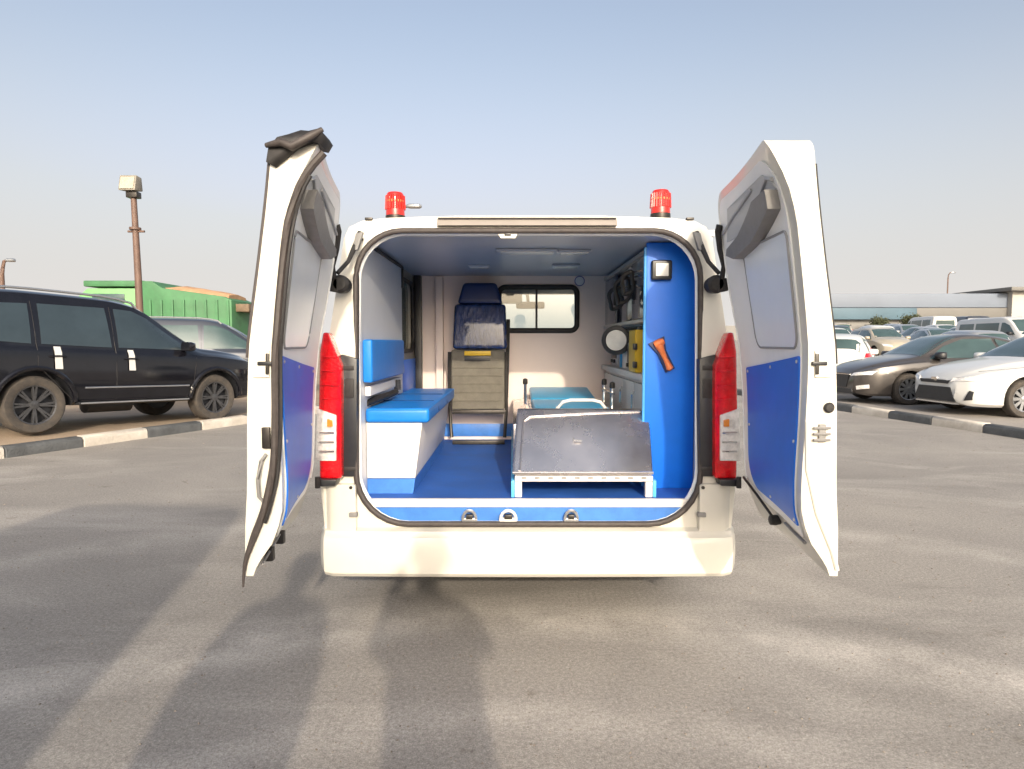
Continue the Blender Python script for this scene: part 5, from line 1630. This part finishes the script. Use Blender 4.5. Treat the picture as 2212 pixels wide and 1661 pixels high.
        ws = tube('weather_strip', pts, rad, seal_rubber, door, n=8)
        tube('strip_lip', [p + Vector((0.020, -0.004, 0)) for p in pts[2:34]], 0.006, black_rubber, ws, n=6)
        # bunched end of the strip over the top corner
        rb = random.Random(4)
        front, back = [], []
        for k_, z_ in ((1.06, 2.00), (0.80, 1.985), (0.58, 2.01), (0.36, 2.045), (0.12, 2.065), (-0.05, 2.06), (-0.08, 2.085), (0.02, 2.103), (0.22, 2.095), (0.40, 2.100), (0.62, 2.086), (0.86, 2.078), (1.03, 2.045)):
            front.append(ez(z_, k_, 0.018 + rb.uniform(-0.007, 0.008)))
            back.append(ez(z_, k_, -0.10 if z_ > 2.03 else -0.004))
        cmid = sum(front, Vector((0, 0, 0))) / len(front) + Vector((0, -0.014, 0))
        nfr = len(front)
        vv = front + back + [cmid]
        ff = [(q, (q + 1) % nfr, 2 * nfr) for q in range(nfr)] + [(q, (q + 1) % nfr, nfr + (q + 1) % nfr, nfr + q) for q in range(nfr)] + [tuple(range(2 * nfr - 1, nfr - 1, -1))]
        mk('strip_bunch', vv, ff, black_rubber, ws, angle=70)
        mk('strip_fold', *tube_data([ez(2.05, 1.06, 0.02), ez(2.055, 0.7, 0.038), ez(2.04, 0.42, 0.040), ez(2.075, 0.1, 0.036), ez(2.10, -0.04, 0.02)], [0.008, 0.013, 0.014, 0.013, 0.008], 10), seal_rubber, ws, angle=70)
    # bottom edge: check strap and catches
    if right:
        cs = tube('check_strap', [ds(0.03, 0.80, 0.02), ds(0.22, 0.765, 0.02), ds(0.42, 0.70, 0.02)], 0.006, dark_steel, door, n=8)
        lathe('strap_stop', ds(0.44, 0.695, 0.03), (-1, 0, 0), [(0.018, -0.03), (0.022, -0.01), (0.02, 0.01), (0.01, 0.015)], black_rubber, cs, n=12)
        tube('lower_rod', [ds(0.62, 0.725, 0.010), ds(0.75, 0.725, 0.012), ds(0.93, 0.73, 0.012)], 0.006, grey_trim, door, n=8)
    else:
        for u in (0.56, 0.80):
            c = ds(u, 0.66, 0.012)
            box('bottom_catch', (c.x - 0.016, c.x + 0.016), (c.y - 0.016, c.y + 0.016), (c.z - 0.03, c.z + 0.02), black_rubber, door, bevel=0.006)
        tube('lower_rod', [ds(0.62, 0.68, 0.010), ds(0.70, 0.675, 0.012), ds(0.95, 0.66, 0.012)], 0.005, grey_trim, door, n=8)
    tube('hinge_side_rubber', [ds(0.04 + 0.1 * max(0, (z - 1.9) / 0.15) ** 2, z, 0.004) for z in [0.80 + 0.05 * k for k in range(24)]], 0.006, white_inner, door, n=6)
OFF = Vector((0, 0, 0))

# ================================================================== behind the camera: what throws the shadows
bvan = thing('parked_van', 'white high roof van parked behind the photographer', 'van', (-2.17, -3.35, 0), (0, 0, R(-93)))
build_van(bvan, wh_car_paint, car_glass_g, 2.68, 4.9)

def person(loc, rz, joints, edges, radii, label, top_m, height_split, shirt_z, root_v=0):
    """one continuous skinned figure; the clothes and skin are materials by height and limb"""
    me = bpy.data.meshes.new('person')
    me.from_pydata(joints, edges, [])
    o = bpy.data.objects.new('person', me)
    col.objects.link(o)
    sk = o.modifiers.new('skin', 'SKIN')
    sk.use_smooth_shade = True
    sk.branch_smoothing = 0.3
    for i, r_ in enumerate(radii):
        v = me.skin_vertices[0].data[i]
        v.radius = r_ if isinstance(r_, tuple) else (r_, r_)
        v.use_root = (i == root_v)
    sb = o.modifiers.new('sub', 'SUBSURF')
    sb.levels = 1
    sb.render_levels = 1
    bpy.context.view_layer.update()
    dg = bpy.context.evaluated_depsgraph_get()
    new = bpy.data.meshes.new_from_object(o.evaluated_get(dg))
    o.modifiers.clear()
    o.data = new
    bpy.data.meshes.remove(me)
    new.materials.clear()
    for m in (skin, top_m, trouser, black_plastic):
        new.materials.append(m)
    for p in new.polygons:
        c = p.center
        p.use_smooth = True
        if c.z < 0.09:
            p.material_index = 3
        elif c.z < height_split:
            p.material_index = 2
        elif c.z > shirt_z or shirt_z_skip(c):
            p.material_index = 0
        else:
            p.material_index = 1
    o.location = loc
    o.rotation_euler = (0, 0, rz)
    tag(o, label, 'person', None)
    return o
def shirt_z_skip(c): return False

def figure(arms, lean=0.0):
    """local frame: faces +y; returns joints, edges, radii"""
    J = [(0, 0, 0.93), (0, 0, 1.08), (0, 0.0, 1.28), (0, 0.0, 1.42), (0, 0.01, 1.50), (0, 0.02, 1.58), (0, 0.03, 1.66), (0, 0.025, 1.71)]
    Rr = [(0.165, 0.12), (0.155, 0.115), (0.175, 0.12), (0.13, 0.09), (0.055, 0.055), (0.075, 0.085), (0.08, 0.095), (0.05, 0.06)]
    E = [(0, 1), (1, 2), (2, 3), (3, 4), (4, 5), (5, 6), (6, 7)]
    for s_ in (-1, 1):
        k = len(J)
        J += [(s_ * 0.10, 0, 0.86), (s_ * 0.115, 0.02, 0.50), (s_ * 0.12, -0.01, 0.10), (s_ * 0.125, 0.05, 0.045), (s_ * 0.135, 0.16, 0.03)]
        Rr += [(0.105, 0.105), (0.08, 0.08), (0.06, 0.06), (0.045, 0.04), (0.04, 0.025)]
        E += [(0, k), (k, k + 1), (k + 1, k + 2), (k + 2, k + 3), (k + 3, k + 4)]
        k = len(J)
        sh, el, wr, hn = arms[s_]
        J += [sh, el, wr, hn]
        Rr += [(0.062, 0.062), (0.045, 0.045), (0.030, 0.030), (0.038, 0.022)]
        E += [(3, k), (k, k + 1), (k + 1, k + 2), (k + 2, k + 3)]
        d = (Vector(hn) - Vector(wr)).normalized()
        side = Vector((-s_, 0, 0)) if abs(d.z) > 0.7 else Vector((0, 0, 1))
        side = (side - d * side.dot(d)).normalized()
        base = k + 3
        for q, ln in zip((-0.027, -0.009, 0.009, 0.027), (0.062, 0.075, 0.08, 0.068)):
            a = Vector(hn) + side * q + d * 0.03
            b = a + d * ln * 0.5
            c = b + (d * 0.6 + side.cross(d) * 0.5 * s_).normalized() * ln * 0.45
            kk = len(J)
            J += [tuple(a), tuple(b), tuple(c)]
            Rr += [0.0095, 0.009, 0.008]
            E += [(base, kk), (kk, kk + 1), (kk + 1, kk + 2)]
        a = Vector(wr).lerp(Vector(hn), 0.6) + side * 0.035
        kk = len(J)
        J += [tuple(a), tuple(a + side * 0.02 + d * 0.04)]
        Rr += [0.011, 0.009]
        E += [(base, kk), (kk, kk + 1)]
    return J, E, Rr
def face_parts(o, zc=1.63):
    v1 = lathe_data((0, 0.0, zc + 0.01), (0, 0.0, 1), [(0.098, 0.0), (0.102, 0.05), (0.085, 0.10), (0.05, 0.125), (0, 0.13)], 16)
    h = mk('hair', [(x * 0.88, y * 1.05 + 0.012, z) for x, y, z in v1[0]], v1[1], hair_m, o, local=True)
    for s_ in (-1, 1):
        e = lathe('eye', (s_ * 0.032, 0.112, zc + 0.005), (0, 1, 0), [(0.011, 0), (0.009, 0.006), (0.0, 0.009)], white_lam, o, n=10, local=True)
        lathe('ear', (s_ * 0.082, 0.02, zc - 0.01), (s_, 0, 0), [(0.02, 0), (0.026, 0.008), (0.018, 0.016), (0.0, 0.016)], skin, o, n=10, local=True)
    hexa('nose', [(-0.016, 0.105, zc - 0.04), (0.016, 0.105, zc - 0.04), (0.012, 0.135, zc - 0.035), (-0.012, 0.135, zc - 0.035), (-0.008, 0.105, zc + 0.01), (0.008, 0.105, zc + 0.01), (0.005, 0.115, zc + 0.01), (-0.005, 0.115, zc + 0.01)], skin, o, bevel=0.004, local=True)
    tube('mouth', [(-0.024, 0.104, zc - 0.068), (0, 0.112, zc - 0.066), (0.024, 0.104, zc - 0.068)], 0.005, mat('lips', (0.26, 0.10, 0.08), 0.5, noise=0.1), o, n=6, local=True)
arms = {s_: ((s_ * 0.185, 0.0, 1.39), (s_ * 0.255, 0.06, 1.23), (s_ * 0.13 - 0.12, 0.23, 1.36), (s_ * 0.085 - 0.13, 0.27, 1.41)) for s_ in (-1, 1)}
J, E, Rr = figure(arms)
ph = person((0.13, -0.34, 0), 0, J, E, Rr, 'person in grey shirt holding up a phone to photograph the ambulance', shirt, 0.92, 1.47)
face_parts(ph)
fone = tag(box('phone', (-0.075, 0.075), (-0.045, -0.037), (CAMZ - 0.036, CAMZ + 0.036), black_plastic, None, bevel=0.004), 'black phone held up in both hands of the photographer', 'phone')
arms = {-1: ((-0.185, 0, 1.40), (-0.25, -0.02, 1.12), (-0.24, 0.06, 0.88), (-0.235, 0.09, 0.81)), 1: ((0.185, 0, 1.40), (0.25, 0.0, 1.14), (0.235, 0.08, 0.90), (0.23, 0.10, 0.84))}
J, E, Rr = figure(arms)
pb = person((-0.645, -0.32, 0), R(6), J, E, Rr, 'person in white shirt standing beside the photographer, hand at hip', shirt2, 0.92, 1.47)
face_parts(pb)

# added to close gaps in the bystander's cast shadow: a long robe
rob = []
for z, wx, wy in ((0.10, 0.215, 0.19), (0.5, 0.20, 0.175), (0.9, 0.205, 0.165), (1.15, 0.225, 0.15), (1.30, 0.215, 0.14), (1.39, 0.16, 0.115), (1.45, 0.07, 0.08)):
    rob.append([(wx * math.cos(q), wy * math.sin(q) * (1 + 0.03 * math.cos(5 * q)), z) for q in [2 * math.pi * k / 28 for k in range(28)]])
loft('shadow_fill_robe', rob, shirt2, pb, local=True, angle=60)

# loose shirt added to the photographer, flared to fill out the cast shadow
lsh = []
for z, wx, wy in ((0.72, 0.205, 0.15), (0.95, 0.195, 0.15), (1.17, 0.20, 0.15), (1.20, 0.245, 0.15), (1.225, 0.29, 0.155), (1.26, 0.30, 0.155), (1.33, 0.255, 0.15), (1.39, 0.185, 0.13), (1.43, 0.11, 0.11), (1.465, 0.065, 0.08)):
    lsh.append([(wx * math.cos(q), wy * math.sin(q) * (1 + 0.03 * math.cos(5 * q)), z) for q in [2 * math.pi * k / 28 for k in range(28)]])
loft('shadow_fill_shirt', lsh, shirt, ph, local=True, angle=60)

# ---- equipment standing on the ambulance counter
OFF = Vector((0, 0, 0))
def device(name, label, cat, x, y, w, d, h, body_m, knob_m):
    o = thing(name, label, cat, (x, y, cz_counter + 0.002))
    box('casing', (-w / 2, w / 2), (-d / 2, d / 2), (0, h), body_m, o, bevel=0.012, seg=3, local=True)
    box('front_plate', (-w / 2 - 0.006, -w / 2 + 0.004), (-d * 0.4, d * 0.4), (h * 0.25, h * 0.85), knob_m, o, bevel=0.003, local=True)
    for k in (-1, 1):
        lathe('knob', (-w / 2 - 0.004, k * d * 0.22, h * 0.16), (-1, 0, 0), [(0.014, 0), (0.012, 0.014), (0.0, 0.015)], black_plastic, o, n=12, local=True)
    tube('carry_handle', [(-0.0, -d * 0.3, h), (0, -d * 0.26, h + 0.035), (0, d * 0.26, h + 0.035), (0, d * 0.3, h)], 0.008, dark_steel, o, n=8, local=True)
device('suction_unit', 'grey suction unit with two knobs on the ambulance counter', 'device', 0.82, 4.05, 0.16, 0.22, 0.17, grey_trim, black_plastic)
device('monitor_unit', 'pale monitor unit with dark screen at the partition end of the ambulance counter', 'device', 0.82, 4.72, 0.15, 0.26, 0.22, white_lam, black_plastic)
for k, (x, y, r_, h_, m_, lb) in enumerate(((0.76, 4.28, 0.032, 0.17, white_lam, 'white bottle beside the grey suction unit on the counter'), (0.77, 4.42, 0.036, 0.14, teal_vinyl, 'teal bottle beside the pale monitor unit on the counter'))):
    o = thing('bottle', lb, 'bottle', (x, y, cz_counter + 0.002))
    lathe('bottle_body', (0, 0, 0), (0, 0, 1), [(r_ * 0.95, 0), (r_, 0.01), (r_, h_ * 0.65), (r_ * 0.45, h_ * 0.82), (r_ * 0.4, h_ * 0.88)], m_, o, n=18, local=True)
    lathe('bottle_cap', (0, 0, h_ * 0.88), (0, 0, 1), [(r_ * 0.5, 0), (r_ * 0.5, h_ * 0.12), (0, h_ * 0.121)], dark_steel, o, n=14, local=True)

# ---- loose grit on the road
gr = random.Random(21)
gv, gf = [], []
for i in range(2600):
    y = 1.7 + 9 * gr.random() ** 1.6
    x = gr.uniform(-0.9, 0.9) * y
    r_ = gr.choice([0.0025, 0.003, 0.004, 0.0055]) * (0.8 + 0.12 * y)
    k = len(gv)
    a0 = gr.uniform(0, 6.28)
    for q in range(4):
        a = a0 + q * math.pi / 2
        gv.append((x + r_ * gr.uniform(0.7, 1.3) * math.cos(a), y + r_ * gr.uniform(0.7, 1.3) * math.sin(a), -0.0005))
    gv.append((x, y, r_ * gr.uniform(0.7, 1.1)))
    gf += [(k, k + 1, k + 4), (k + 1, k + 2, k + 4), (k + 2, k + 3, k + 4), (k + 3, k, k + 4)]
me = bpy.data.meshes.new('grit')
me.from_pydata(gv, [], gf)
me.materials.append(mat('grit_stone', (0.30, 0.26, 0.22), 0.9, noise=0.5, nscale=40, color2=(0.10, 0.085, 0.07)))
go = bpy.data.objects.new('grit', me)
col.objects.link(go)
go['label'] = 'loose grit and small stones scattered over the road'
go['category'] = 'grit'
go['kind'] = 'stuff'

ph.scale = (1.0, 1.0, 1.06)
pb.scale = (1.0, 1.0, 1.04)
